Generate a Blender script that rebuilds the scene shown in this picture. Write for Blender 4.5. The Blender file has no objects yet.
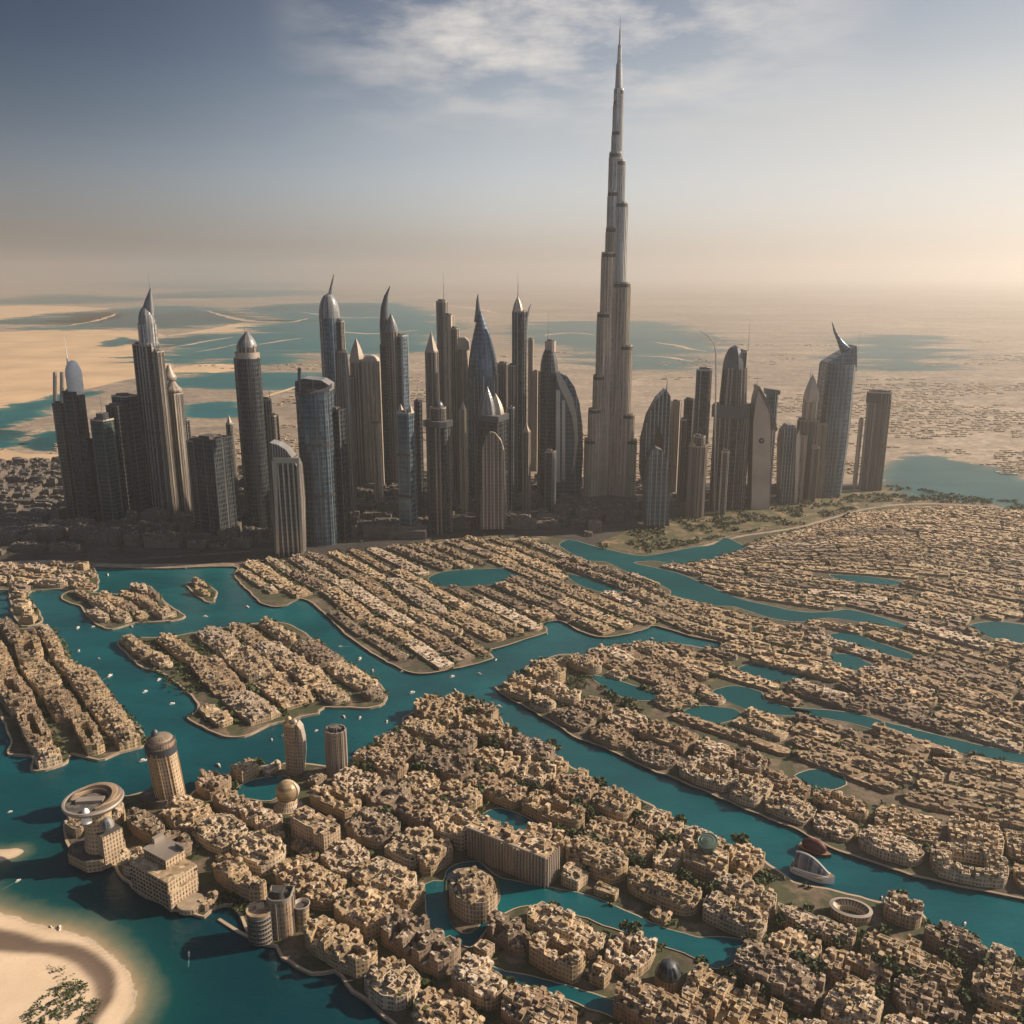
import bpy, math, random
import numpy as np
from mathutils import Vector, noise

random.seed(11)
R = math.radians
SC = bpy.context.scene
COL = SC.collection

# ------------------------------------------------------------------ camera
CAM_H, FPX = 422.0, 900.0
PITCH = math.atan(240.0 / FPX)
CP, SP = math.cos(PITCH), math.sin(PITCH)
cam_data = bpy.data.cameras.new("camera")
cam = bpy.data.objects.new("camera", cam_data)
COL.objects.link(cam)
cam.location = (0, 0, CAM_H)
cam.rotation_euler = (math.pi / 2 - PITCH, 0, 0)
cam_data.sensor_width = 36.0
cam_data.lens = FPX / 1024.0 * 36.0
cam_data.clip_start = 1.0
cam_data.clip_end = 300000.0
SC.camera = cam

# ------------------------------------------------------------------ sun, sky, exposure
SUN_AZ, SUN_EL = R(77), R(30)          # azimuth clockwise from the view direction (+Y)
SC.view_settings.view_transform = 'Standard'
SC.view_settings.look = 'None'
SC.view_settings.exposure = 0.66
SC.view_settings.gamma = 1.0
sd = bpy.data.lights.new("sun", 'SUN')
sd.energy = 5.0
sd.angle = R(0.6)
sd.color = (1.0, 0.805, 0.60)
sun = bpy.data.objects.new("sun", sd)
COL.objects.link(sun)
sdir = Vector((math.sin(SUN_AZ) * math.cos(SUN_EL), math.cos(SUN_AZ) * math.cos(SUN_EL), math.sin(SUN_EL)))
sun.rotation_euler = sdir.to_track_quat('Z', 'Y').to_euler()
sun.location = (0, 0, 2000)


class NT:
    """small helper around a node tree"""
    def __init__(self, tree):
        self.t = tree

    def n(self, kind, **kw):
        nd = self.t.nodes.new(kind)
        for k, v in kw.items():
            if k.startswith('i_'):
                key = k[2:]
                key = int(key) if key.isdigit() else key.replace('_', ' ')
                self.put(nd, key, v)
            else:
                setattr(nd, k, v)
        return nd

    def put(self, nd, key, v):
        s = nd.inputs[key]
        if hasattr(v, 'is_output') or isinstance(v, bpy.types.NodeSocket):
            self.t.links.new(v, s)
        else:
            if isinstance(v, tuple) and len(v) == 3 and s.type == 'RGBA':
                v = v + (1.0,)
            s.default_value = v

    def m(self, op, a, b=0.0, c=0.0, clamp=False):
        nd = self.n('ShaderNodeMath', operation=op, use_clamp=clamp)
        self.put(nd, 0, a)
        self.put(nd, 1, b)
        self.put(nd, 2, c)
        return nd.outputs[0]

    def mix(self, f, a, b, blend='MIX'):
        nd = self.n('ShaderNodeMix', data_type='RGBA', blend_type=blend)
        self.put(nd, 0, f)
        self.put(nd, 6, a)
        self.put(nd, 7, b)
        return nd.outputs[2]

    def noise(self, vec, scale, detail=3.0, rough=0.55, out=0):
        nd = self.n('ShaderNodeTexNoise')
        if vec is not None:
            self.put(nd, 'Vector', vec)
        self.put(nd, 'Scale', scale)
        self.put(nd, 'Detail', detail)
        self.put(nd, 'Roughness', rough)
        return nd.outputs[out]

    def ramp(self, f, stops, interp='LINEAR'):
        nd = self.n('ShaderNodeValToRGB')
        nd.color_ramp.interpolation = interp
        el = nd.color_ramp.elements
        while len(el) > 1:
            el.remove(el[-1])
        for i, (p, c) in enumerate(stops):
            e = el[0] if i == 0 else el.new(p)
            e.position = p
            e.color = (c if isinstance(c, tuple) else (c, c, c)) + (1.0,)
        self.put(nd, 0, f)
        return nd.outputs[0]

    def scale(self, vec, s):
        nd = self.n('ShaderNodeVectorMath', operation='MULTIPLY')
        self.put(nd, 0, vec)
        self.put(nd, 1, s)
        return nd.outputs[0]


world = bpy.data.worlds.new("World")
SC.world = world
world.use_nodes = True
wt = world.node_tree
wt.nodes.clear()
W = NT(wt)
sky = W.n('ShaderNodeTexSky', sky_type='NISHITA', sun_disc=False, sun_elevation=SUN_EL, sun_rotation=SUN_AZ,
          altitude=200.0, air_density=1.0, dust_density=3.0, ozone_density=1.5)
wc = W.n('ShaderNodeTexCoord').outputs['Generated']
ws = W.n('ShaderNodeSeparateXYZ')
W.put(ws, 0, wc)
elev = ws.outputs[2]
# thin dusty air: the sky deepens quickly above the horizon, more so away from the sun
deep = W.ramp(elev, [(0.0, (1.22, 1.24, 1.48)), (0.04, (1.20, 1.22, 1.46)), (0.09, (0.98, 1.02, 1.18)), (0.14, (0.56, 0.66, 0.78)), (0.20, (0.28, 0.42, 0.54)), (0.27, (0.138, 0.26, 0.40)), (0.5, (0.20, 0.29, 0.42)), (1.0, (0.22, 0.32, 0.46))])
side = W.ramp(W.m('MULTIPLY_ADD', ws.outputs[0], 0.5, 0.5), [(0.0, 0.31), (0.22, 0.32), (0.34, 0.53), (0.46, 0.90), (0.56, 1.14), (0.66, 1.12), (0.78, 1.0), (1.0, 1.1)], 'B_SPLINE')
c1 = W.mix(1.0, sky.outputs[0], deep, 'MULTIPLY')
c2 = W.n('ShaderNodeVectorMath', operation='SCALE')
back = W.ramp(W.m('MULTIPLY_ADD', ws.outputs[1], 0.5, 0.5), [(0.15, (0.55, 0.80, 1.12)), (0.55, (1.0, 1.0, 1.0))])  # unseen sky behind the camera; bluer tint added to cool the glass reflections
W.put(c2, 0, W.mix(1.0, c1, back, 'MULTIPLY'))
W.put(c2, 'Scale', side)
veil = W.m('MULTIPLY', W.ramp(W.m('MULTIPLY_ADD', ws.outputs[0], 0.5, 0.5), [(0.26, 0.0), (0.36, 0.04), (0.48, 0.40), (0.62, 0.66), (0.75, 0.80), (1.0, 0.8)], 'B_SPLINE'), W.ramp(elev, [(0.0, 0.75), (0.14, 1.0), (0.20, 0.66), (0.28, 0.40), (0.7, 0.0)]))
c2v = W.mix(veil, c2.outputs[0], (4.6, 4.4, 4.0))
# high cloud: noise on a flat layer overhead
inv = W.m('DIVIDE', 1.0, W.m('ADD', W.m('MAXIMUM', elev, 0.0), 0.06))
px = W.m('MULTIPLY', ws.outputs[0], inv)
py = W.m('MULTIPLY', ws.outputs[1], inv)
cv = W.n('ShaderNodeCombineXYZ')
W.put(cv, 0, px)
W.put(cv, 1, W.m('MULTIPLY', py, 0.8))
cn = W.noise(cv.outputs[0], 1.3, 9.0, 0.62)
cm = W.ramp(cn, [(0.42, 0.0), (0.60, 1.0)])
band = W.ramp(elev, [(0.12, 0.0), (0.22, 1.0), (0.6, 1.0)])
mid = W.ramp(W.m('ABSOLUTE', W.m('SUBTRACT', ws.outputs[0], 0.06)), [(0.10, 1.0), (0.30, 0.0)])
cmask = W.m('MULTIPLY', W.m('MULTIPLY', cm, band), mid)
cmask = W.m('MULTIPLY', cmask, 0.9)
c3 = W.mix(cmask, c2v, (5.3, 4.95, 4.6))
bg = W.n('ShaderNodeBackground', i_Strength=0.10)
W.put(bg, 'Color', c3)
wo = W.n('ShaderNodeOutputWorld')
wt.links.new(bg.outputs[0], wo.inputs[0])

SC.cycles.volume_bounces = 1
SC.cycles.max_bounces = 6
SC.cycles.caustics_reflective = False
SC.cycles.caustics_refractive = False


# ------------------------------------------------------------------ geometry helpers
def P(x, y, z=0.0):
    """where the ray through a picture position meets the level z"""
    dx, dy = (x - 512.0) / FPX, -(y - 512.0) / FPX
    d = (dx, CP + dy * SP, -SP + dy * CP)
    t = (z - CAM_H) / d[2]
    return (d[0] * t, d[1] * t)


def zat(Y, ypx):
    """height that a point at distance Y must have to be seen at picture row ypx"""
    k = -(ypx - 512.0) / FPX
    # k = (Y*SP + dz*CP) / (Y*CP - dz*SP)
    dz = Y * (k * CP - SP) / (CP + k * SP)
    return CAM_H + dz


def zc(Y, z):
    return Y * CP - (z - CAM_H) * SP


def smooth_closed(pts, step=6.0, wob=0.0, seed=0.0, closed=True):
    out = []
    n = len(pts)
    rng = range(n) if closed else range(n - 1)
    for i in rng:
        if closed:
            p0, p1, p2, p3 = pts[i - 1], pts[i], pts[(i + 1) % n], pts[(i + 2) % n]
        else:
            p0, p1, p2, p3 = pts[max(i - 1, 0)], pts[i], pts[i + 1], pts[min(i + 2, n - 1)]
        L = math.hypot(p2[0] - p1[0], p2[1] - p1[1])
        k = max(1, min(24, int(L / step)))
        for j in range(k):
            t = j / k
            a = 0.5
            q = []
            for c in (0, 1):
                m1, m2 = (p2[c] - p0[c]) * a * 0.8, (p3[c] - p1[c]) * a * 0.8
                q.append((2 * t**3 - 3 * t**2 + 1) * p1[c] + (t**3 - 2 * t**2 + t) * m1 + (-2 * t**3 + 3 * t**2) * p2[c] + (t**3 - t**2) * m2)
            if wob:
                q[0] += wob * noise.noise(Vector((q[0] / (wob * 6), q[1] / (wob * 6), seed)))
                q[1] += wob * noise.noise(Vector((q[0] / (wob * 6), q[1] / (wob * 6), seed + 7.3)))
            out.append((q[0], q[1]))
    if not closed:
        out.append(tuple(pts[-1]))
    return out


def G(pxs, z=0.0, step=6.0, wob=0.0, closed=True):
    return smooth_closed([P(x, y, z) for x, y in pxs], step, wob, len(pxs) * 1.7, closed)


def inside(x, y, poly):
    c = False
    j = len(poly) - 1
    for i in range(len(poly)):
        xi, yi = poly[i]
        xj, yj = poly[j]
        if (yi > y) != (yj > y) and x < (xj - xi) * (y - yi) / (yj - yi) + xi:
            c = not c
        j = i
    return c


def sdist(pts, poly):
    """signed distance (inside positive) of numpy points to a polygon"""
    pts = np.asarray(pts, dtype=np.float64)
    a = np.asarray(poly, dtype=np.float64)
    b = np.roll(a, -1, 0)
    best = np.full(len(pts), 1e18)
    ins = np.zeros(len(pts), bool)
    for p, q in zip(a, b):
        d = q - p
        l2 = max((d * d).sum(), 1e-9)
        t = np.clip(((pts - p) @ d) / l2, 0, 1)
        e = pts - p - t[:, None] * d
        best = np.minimum(best, (e * e).sum(1))
        cond = (p[1] > pts[:, 1]) != (q[1] > pts[:, 1])
        dy = q[1] - p[1]
        if abs(dy) > 1e-12:
            xi = d[0] * (pts[:, 1] - p[1]) / dy + p[0]
            ins ^= cond & (pts[:, 0] < xi)
    return np.where(ins, 1, -1) * np.sqrt(best)


class MB:
    """collects faces with uv and material slots, links them as ONE mesh object"""
    def __init__(self):
        self.v, self.f, self.uv, self.mi, self.sm = [], [], [], [], []

    def face(self, pts, uvs=None, m=0, smooth=False):
        b = len(self.v)
        self.v.extend(pts)
        self.f.append(tuple(range(b, b + len(pts))))
        if uvs is None:
            uvs = [(p[0], p[1]) for p in pts]
        self.uv.extend(uvs)
        self.mi.append(m)
        self.sm.append(smooth)

    def wall(self, a, b, z0, z1, u0=0.0, m=0, smooth=False, z0b=None, z1b=None):
        L = math.hypot(b[0] - a[0], b[1] - a[1])
        z0b = z0 if z0b is None else z0b
        z1b = z1 if z1b is None else z1b
        self.face([(a[0], a[1], z0), (b[0], b[1], z0b), (b[0], b[1], z1b), (a[0], a[1], z1)],
                  [(u0, z0), (u0 + L, z0b), (u0 + L, z1b), (u0, z1)], m, smooth)
        return u0 + L

    def prism(self, poly, z0, z1, m=0, mt=None, bottom=False, smooth=False, top=True):
        """poly counter-clockwise"""
        u = 0.0
        n = len(poly)
        for i in range(n):
            u = self.wall(poly[i], poly[(i + 1) % n], z0, z1, u, m, smooth)
        if top:
            self.face([(p[0], p[1], z1) for p in poly], None, m if mt is None else mt)
        if bottom:
            self.face([(p[0], p[1], z0) for p in reversed(poly)], None, m)

    def box(self, cx, cy, z0, w, d, h, rot=0.0, m=0, mt=None, bottom=False):
        c, s = math.cos(rot), math.sin(rot)
        q = [(cx + x * c - y * s, cy + x * s + y * c) for x, y in ((-w / 2, -d / 2), (w / 2, -d / 2), (w / 2, d / 2), (-w / 2, d / 2))]
        self.prism(q, z0, z0 + h, m, mt, bottom)

    def loft(self, rings, m=0, cap=True, smooth=True, capb=False, mt=None):
        """rings: list of lists of (x,y,z), same count"""
        n = len(rings[0])
        us = [0.0]
        for i in range(n):
            a, b = rings[0][i], rings[0][(i + 1) % n]
            us.append(us[-1] + max(0.05, math.dist(a, b)))
        for k in range(len(rings) - 1):
            A, B = rings[k], rings[k + 1]
            for i in range(n):
                j = (i + 1) % n
                self.face([A[i], A[j], B[j], B[i]], [(us[i], A[i][2]), (us[i + 1], A[j][2]), (us[i + 1], B[j][2]), (us[i], B[i][2])], m, smooth)
        if cap:
            self.face(list(rings[-1]), None, m if mt is None else mt)
        if capb:
            self.face(list(reversed(rings[0])), None, m)

    def tube(self, pts, rads, n=8, m=0):
        rings = []
        for i, p in enumerate(pts):
            a = Vector(pts[max(i - 1, 0)])
            b = Vector(pts[min(i + 1, len(pts) - 1)])
            d = (b - a).normalized()
            s = d.cross(Vector((0, 1, 0)))
            if s.length < 1e-3:
                s = d.cross(Vector((1, 0, 0)))
            s.normalize()
            t = s.cross(d)
            rings.append([tuple(Vector(p) + (s * math.cos(2 * math.pi * k / n) + t * math.sin(2 * math.pi * k / n)) * rads[i]) for k in range(n)])
        self.loft(rings, m, True, True, True)

    def build(self, name, mats, parent=None, loc=None):
        me = bpy.data.meshes.new(name)
        me.from_pydata(self.v, [], self.f)
        uvl = me.uv_layers.new(name="UVMap")
        uvl.data.foreach_set('uv', np.asarray(self.uv, dtype=np.float32).ravel())
        me.polygons.foreach_set('material_index', np.asarray(self.mi, dtype=np.int32))
        me.polygons.foreach_set('use_smooth', np.asarray(self.sm, dtype=bool))
        for mt in (mats if isinstance(mats, (list, tuple)) else [mats]):
            me.materials.append(mt)
        me.update()
        o = bpy.data.objects.new(name, me)
        COL.objects.link(o)
        if parent is not None:
            o.parent = parent
        if loc is not None:
            o.location = loc
        return o


def tag(o, label=None, cat=None, group=None, kind=None):
    if label:
        o['label'] = label
    if cat:
        o['category'] = cat
    if group:
        o['group'] = group
    if kind:
        o['kind'] = kind
    return o


def empty(name, loc, rz=0.0):
    o = bpy.data.objects.new(name, None)
    COL.objects.link(o)
    o.location = loc
    o.rotation_euler = (0, 0, rz)
    o.empty_display_size = 1.0
    return o


def ccw(poly):
    a = sum(poly[i - 1][0] * poly[i][1] - poly[i][0] * poly[i - 1][1] for i in range(len(poly)))
    return poly if a > 0 else poly[::-1]


ORD = ("first second third fourth fifth sixth seventh eighth ninth tenth eleventh twelfth thirteenth fourteenth fifteenth sixteenth "
       "seventeenth eighteenth nineteenth twentieth").split()
TENS = ["twenty", "thirty", "forty", "fifty", "sixty"]


def ordinal(n):
    if n < 20:
        return ORD[n]
    t, u = divmod(n + 1, 10)
    if u == 0:
        return ["twentieth", "thirtieth", "fortieth", "fiftieth", "sixtieth"][t - 2]
    return TENS[t - 2] + "-" + ORD[u - 1]


# ------------------------------------------------------------------ materials
def new_mat(name):
    m = bpy.data.materials.new(name)
    m.use_nodes = True
    t = m.node_tree
    t.nodes.clear()
    N = NT(t)
    out = N.n('ShaderNodeOutputMaterial')
    bs = N.n('ShaderNodeBsdfPrincipled')
    t.links.new(bs.outputs[0], out.inputs[0])
    return m, N, bs


def plain(name, col, rough=0.8, metal=0.0, var=0.25, scale=0.15):
    m, N, bs = new_mat(name)
    geo = N.n('ShaderNodeNewGeometry').outputs['Position']
    nz = N.noise(geo, scale, 4.0)
    f = N.ramp(nz, [(0.3, 1.0 - var), (0.7, 1.0 + var)])
    rnd = N.n('ShaderNodeObjectInfo').outputs['Random']
    f2 = N.m('MULTIPLY_ADD', rnd, 0.3, 0.85)
    c = N.mix(1.0, col, f, 'MULTIPLY')
    v = N.n('ShaderNodeVectorMath', operation='SCALE')
    N.put(v, 0, c)
    N.put(v, 'Scale', f2)
    N.put(bs, 'Base Color', v.outputs[0])
    N.put(bs, 'Roughness', rough)
    N.put(bs, 'Metallic', metal)
    return m


def facade(name, wall, glass=(0.075, 0.058, 0.045), pu=2.9, pv=3.3, fu=0.44, fv=0.5, wall2=None, stuffy=False, pier=0.0):
    """plaster wall with rows of windows laid out in metres along the wall"""
    m, N, bs = new_mat(name)
    uv = N.n('ShaderNodeUVMap').outputs[0]
    s = N.n('ShaderNodeSeparateXYZ')
    N.put(s, 0, uv)
    u = N.m('DIVIDE', s.outputs[0], pu)
    v = N.m('DIVIDE', s.outputs[1], pv)
    fu_ = N.m('FRACT', u)
    fv_ = N.m('FRACT', v)
    iu = N.m('FLOOR', u)
    iv = N.m('FLOOR', v)
    mu = N.m('LESS_THAN', N.m('ABSOLUTE', N.m('SUBTRACT', fu_, 0.5)), fu / 2)
    mv = N.m('LESS_THAN', N.m('ABSOLUTE', N.m('SUBTRACT', fv_, 0.52)), fv / 2)
    win = N.m('MULTIPLY', mu, mv)
    cmb = N.n('ShaderNodeCombineXYZ')
    N.put(cmb, 0, iu)
    N.put(cmb, 1, iv)
    wn = N.n('ShaderNodeTexWhiteNoise', noise_dimensions='3D')
    N.put(wn, 'Vector', cmb.outputs[0])
    rnd = wn.outputs['Value']
    geo = N.n('ShaderNodeNewGeometry').outputs['Position']
    nz = N.noise(geo, 0.09, 5.0, 0.65)
    f = N.ramp(nz, [(0.28, 0.62), (0.52, 1.0), (0.75, 1.28)])
    obj = N.n('ShaderNodeObjectInfo').outputs['Random']
    base = N.mix(obj, wall, wall2 or tuple(c * 0.72 for c in wall))
    if stuffy:
        sn = N.n('ShaderNodeTexWhiteNoise', noise_dimensions='3D')
        N.put(sn, 'Vector', N.n('ShaderNodeVectorMath', operation='FLOOR', i_0=N.scale(geo, (0.07, 0.07, 0.0))).outputs[0])
        base = N.mix(sn.outputs['Value'], wall, wall2 or tuple(c * 0.72 for c in wall))
    base = N.mix(1.0, base, f, 'MULTIPLY')
    slab = N.m('LESS_THAN', fv_, 0.12)
    base = N.mix(N.m('MULTIPLY', slab, 0.45), base, tuple(min(1, c * 1.5) for c in wall))
    g = N.mix(rnd, glass, tuple(c * 3.0 for c in glass))
    col = N.mix(win, base, g)
    N.put(bs, 'Base Color', col)
    N.put(bs, 'Roughness', N.m('MULTIPLY_ADD', win, -0.55, 0.85))
    return m


def curtain(name, glass, frame, pu=3.0, pv=4.0, mull=0.22, group=5.0, gfrac=0.25, metal=0.35, rough=0.22):
    """glass curtain wall with mullions, floor bands and wider vertical strips"""
    m, N, bs = new_mat(name)
    uv = N.n('ShaderNodeUVMap').outputs[0]
    s = N.n('ShaderNodeSeparateXYZ')
    N.put(s, 0, uv)
    u = N.m('DIVIDE', s.outputs[0], pu)
    v = N.m('DIVIDE', s.outputs[1], pv)
    mull_ = N.m('LESS_THAN', N.m('FRACT', u), mull)
    floor_ = N.m('LESS_THAN', N.m('FRACT', v), 0.26)
    grp = N.m('LESS_THAN', N.m('FRACT', N.m('DIVIDE', u, group)), gfrac)
    cmb = N.n('ShaderNodeCombineXYZ')
    N.put(cmb, 0, N.m('FLOOR', u))
    N.put(cmb, 1, N.m('FLOOR', v))
    wn = N.n('ShaderNodeTexWhiteNoise', noise_dimensions='3D')
    N.put(wn, 'Vector', cmb.outputs[0])
    col_n = N.noise(N.scale(uv, (0.25, 0.012, 1.0)), 1.0, 4.0, 0.7)
    str_ = N.ramp(col_n, [(0.3, 0.45), (0.5, 1.0), (0.7, 1.7)])
    gl = N.mix(wn.outputs['Value'], tuple(c * 0.65 for c in glass), tuple(c * 1.5 for c in glass))
    c = N.mix(N.m('MULTIPLY', floor_, 0.7), gl, tuple((a + b) * 0.4 for a, b in zip(glass, frame)))
    c = N.mix(N.m('MAXIMUM', mull_, grp), c, frame)
    c = N.mix(1.0, c, str_, 'MULTIPLY')
    obj = N.n('ShaderNodeObjectInfo').outputs['Random']
    vv = N.n('ShaderNodeVectorMath', operation='SCALE')
    N.put(vv, 0, c)
    N.put(vv, 'Scale', N.m('MULTIPLY_ADD', obj, 0.5, 0.75))
    N.put(bs, 'Base Color', vv.outputs[0])
    solid = N.m('MAXIMUM', N.m('MAXIMUM', mull_, grp), floor_)
    N.put(bs, 'Roughness', N.m('MULTIPLY_ADD', solid, 0.35, rough))
    N.put(bs, 'Metallic', N.m('MULTIPLY_ADD', solid, -metal * 0.6, metal))
    return m


MAT = {}
TAN = (0.42, 0.30, 0.19)
MAT['wall_tan'] = facade('tan_plaster', (0.45, 0.335, 0.20), wall2=(0.34, 0.245, 0.145))
MAT['wall_sand'] = facade('sand_plaster', (0.50, 0.385, 0.26), pu=2.4, fu=0.42, fv=0.74, wall2=(0.40, 0.30, 0.195))
MAT['wall_clay'] = facade('clay_plaster', (0.38, 0.275, 0.17), pu=2.1, fu=0.40, fv=0.86, wall2=(0.30, 0.21, 0.14))
MAT['wall_house'] = facade('house_plaster', (0.44, 0.32, 0.205), pu=2.6, pv=3.1, fu=0.4, fv=0.42, wall2=(0.32, 0.225, 0.145))
MAT['wall_mass'] = facade('far_house_plaster', (0.40, 0.31, 0.22), pu=2.6, pv=3.1, fu=0.4, fv=0.42, wall2=(0.24, 0.19, 0.14), stuffy=True)
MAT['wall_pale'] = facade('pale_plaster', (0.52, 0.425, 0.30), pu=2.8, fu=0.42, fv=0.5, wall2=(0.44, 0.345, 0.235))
MAT['wall_umber'] = facade('umber_plaster', (0.30, 0.225, 0.155), pu=2.5, fu=0.44, fv=0.6, wall2=(0.22, 0.17, 0.125))
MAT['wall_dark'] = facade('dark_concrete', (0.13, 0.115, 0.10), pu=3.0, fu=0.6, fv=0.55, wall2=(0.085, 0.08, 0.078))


def roofmat(name, a, b, c, mass=False):
    m, N, bs = new_mat(name)
    geo = N.n('ShaderNodeNewGeometry').outputs['Position']
    cell = N.n('ShaderNodeTexVoronoi', feature='F1')
    N.put(cell, 'Vector', geo)
    N.put(cell, 'Scale', 0.28)
    cs = N.n('ShaderNodeSeparateXYZ')
    N.put(cs, 0, cell.outputs['Color'])
    nz = N.noise(geo, 0.12, 5.0, 0.7)
    col = N.mix(N.ramp(nz, [(0.35, 0.0), (0.65, 1.0)]), a, b)
    col = N.mix(N.ramp(cs.outputs[0], [(0.7, 0.0), (0.74, 0.75)]), col, c)
    col = N.mix(N.ramp(cs.outputs[1], [(0.86, 0.0), (0.88, 0.6)]), col, (0.09, 0.07, 0.055))
    fine = N.noise(geo, 1.1, 3.0, 0.7)
    col = N.mix(1.0, col, N.ramp(fine, [(0.3, 0.7), (0.7, 1.25)]), 'MULTIPLY')
    obj = N.n('ShaderNodeObjectInfo').outputs['Random']
    vv = N.n('ShaderNodeVectorMath', operation='SCALE')
    N.put(vv, 0, col)
    N.put(vv, 'Scale', N.m('MULTIPLY_ADD', obj, 0.45, 0.75))
    N.put(bs, 'Base Color', vv.outputs[0])
    N.put(bs, 'Roughness', 0.9)
    return m


MAT['roof_tan'] = roofmat('tan_roof', (0.42, 0.31, 0.185), (0.26, 0.185, 0.11), (0.66, 0.53, 0.36))
MAT['roof_clay'] = roofmat('clay_roof', (0.31, 0.22, 0.13), (0.20, 0.145, 0.09), (0.50, 0.38, 0.25))
MAT['roof_pale'] = roofmat('pale_roof', (0.48, 0.38, 0.27), (0.36, 0.27, 0.18), (0.66, 0.58, 0.47))
MAT['roof_umber'] = roofmat('umber_roof', (0.24, 0.18, 0.12), (0.165, 0.12, 0.085), (0.42, 0.32, 0.22))
MAT['roof_dark'] = roofmat('dark_roof', (0.085, 0.08, 0.075), (0.055, 0.052, 0.05), (0.16, 0.145, 0.125))  # dark roofing; for the halls, shade at the tower feet is in it
MAT['unit'] = plain('roof_units', (0.50, 0.44, 0.36), 0.6)
MAT['unit_dark'] = plain('roof_units_dark', (0.10, 0.085, 0.07), 0.7)
MAT['white'] = plain('white_paint', (0.80, 0.78, 0.74), 0.4, var=0.06)
MAT['red'] = plain('dark_red_canvas', (0.075, 0.013, 0.012), 0.6, var=0.15)
MAT['black_dome'] = plain('black_glass', (0.012, 0.012, 0.014), 0.12, 0.0, var=0.05)
MAT['green_dome'] = plain('green_copper', (0.10, 0.15, 0.12), 0.5, 0.3, var=0.2)
MAT['gold'] = plain('golden_stone', (0.50, 0.36, 0.19), 0.5, 0.2, var=0.2, scale=0.3)
MAT['quay'] = plain('quay_stone', (0.34, 0.27, 0.19), 0.85, var=0.3)
MAT['trunk'] = plain('bark', (0.12, 0.08, 0.05), 0.9)
MAT['pool'] = plain('pool_water', (0.01, 0.10, 0.10), 0.12, var=0.05)
MAT['boat_glass'] = plain('cabin_glass', (0.02, 0.025, 0.03), 0.1, var=0.05)
MAT['wood'] = plain('deck_wood', (0.28, 0.17, 0.09), 0.7)

MAT['g_dark'] = curtain('dark_glass_wall', (0.026, 0.033, 0.042), (0.085, 0.092, 0.10), pu=3.4, pv=7.5, mull=0.16, group=6, gfrac=0.14, metal=0.55, rough=0.16)
MAT['g_blue'] = curtain('blue_glass_wall', (0.045, 0.082, 0.122), (0.12, 0.15, 0.175), pu=4.0, pv=8.0, mull=0.14, group=5, gfrac=0.12, metal=0.6, rough=0.14)
MAT['g_green'] = curtain('green_glass_wall', (0.030, 0.064, 0.066), (0.10, 0.125, 0.12), pu=3.8, pv=7.0, mull=0.14, group=6, gfrac=0.14, metal=0.55, rough=0.15)
MAT['g_bronze'] = curtain('bronze_glass_wall', (0.042, 0.045, 0.048), (0.185, 0.168, 0.15), pu=3.2, pv=6.0, group=5, gfrac=0.22, metal=0.45, rough=0.2)
MAT['s_brown'] = curtain('brown_stone_wall', (0.050, 0.052, 0.054), (0.225, 0.195, 0.165), pu=3.0, pv=5.0, group=4, gfrac=0.34, metal=0.2, rough=0.3)
MAT['s_tan'] = curtain('tan_stone_wall', (0.13, 0.115, 0.095), (0.42, 0.35, 0.27), pu=3.0, pv=5.0, group=3, gfrac=0.5, metal=0.05, rough=0.45)
MAT['silver'] = curtain('silver_clad_wall', (0.25, 0.255, 0.26), (0.62, 0.61, 0.59), pu=3.6, pv=7.8, group=2, gfrac=0.3, metal=0.6, rough=0.28)
MAT['silver_hazed'] = curtain('silver_hazed_wall', (0.19, 0.165, 0.135), (0.48, 0.41, 0.33), pu=3.2, pv=7.8, group=2, gfrac=0.34, metal=0.4, rough=0.32)  # same silver cladding, with the warm tone of the haze put into its colour
MAT['fin_tan'] = plain('tan_ribs', (0.37, 0.32, 0.265), 0.5, 0.2, var=0.25, scale=0.02)
MAT['fin_steel'] = plain('steel_ribs', (0.42, 0.42, 0.41), 0.35, 0.5, var=0.25, scale=0.02)
MAT['fin_dark'] = plain('dark_ribs', (0.072, 0.080, 0.090), 0.4, 0.4, var=0.25, scale=0.02)
MAT['gold_panel'] = curtain('golden_panels', (0.42, 0.31, 0.17), (0.55, 0.42, 0.25), pu=2.2, pv=2.2, mull=0.12, group=9, gfrac=0.05, metal=0.35, rough=0.35)
MAT['band'] = plain('dark_louvre_band', (0.045, 0.04, 0.036), 0.6, 0.2, var=0.1)
MAT['steel'] = plain('brushed_steel', (0.40, 0.39, 0.37), 0.35, 0.7, var=0.1)
MAT['crown_glass'] = curtain('pale_crown_glass', (0.085, 0.105, 0.125), (0.24, 0.23, 0.215), pu=3.2, pv=5.0, group=3, gfrac=0.3, metal=0.3, rough=0.3)


def leafmat():
    m, N, bs = new_mat('foliage')
    geo = N.n('ShaderNodeNewGeometry').outputs['Position']
    nz = N.noise(geo, 0.5, 3.0)
    c = N.ramp(nz, [(0.3, (0.026, 0.042, 0.014)), (0.55, (0.06, 0.078, 0.024)), (0.75, (0.10, 0.105, 0.04))])
    N.put(bs, 'Base Color', c)
    N.put(bs, 'Roughness', 0.75)
    return m


MAT['leaf'] = leafmat()


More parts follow.
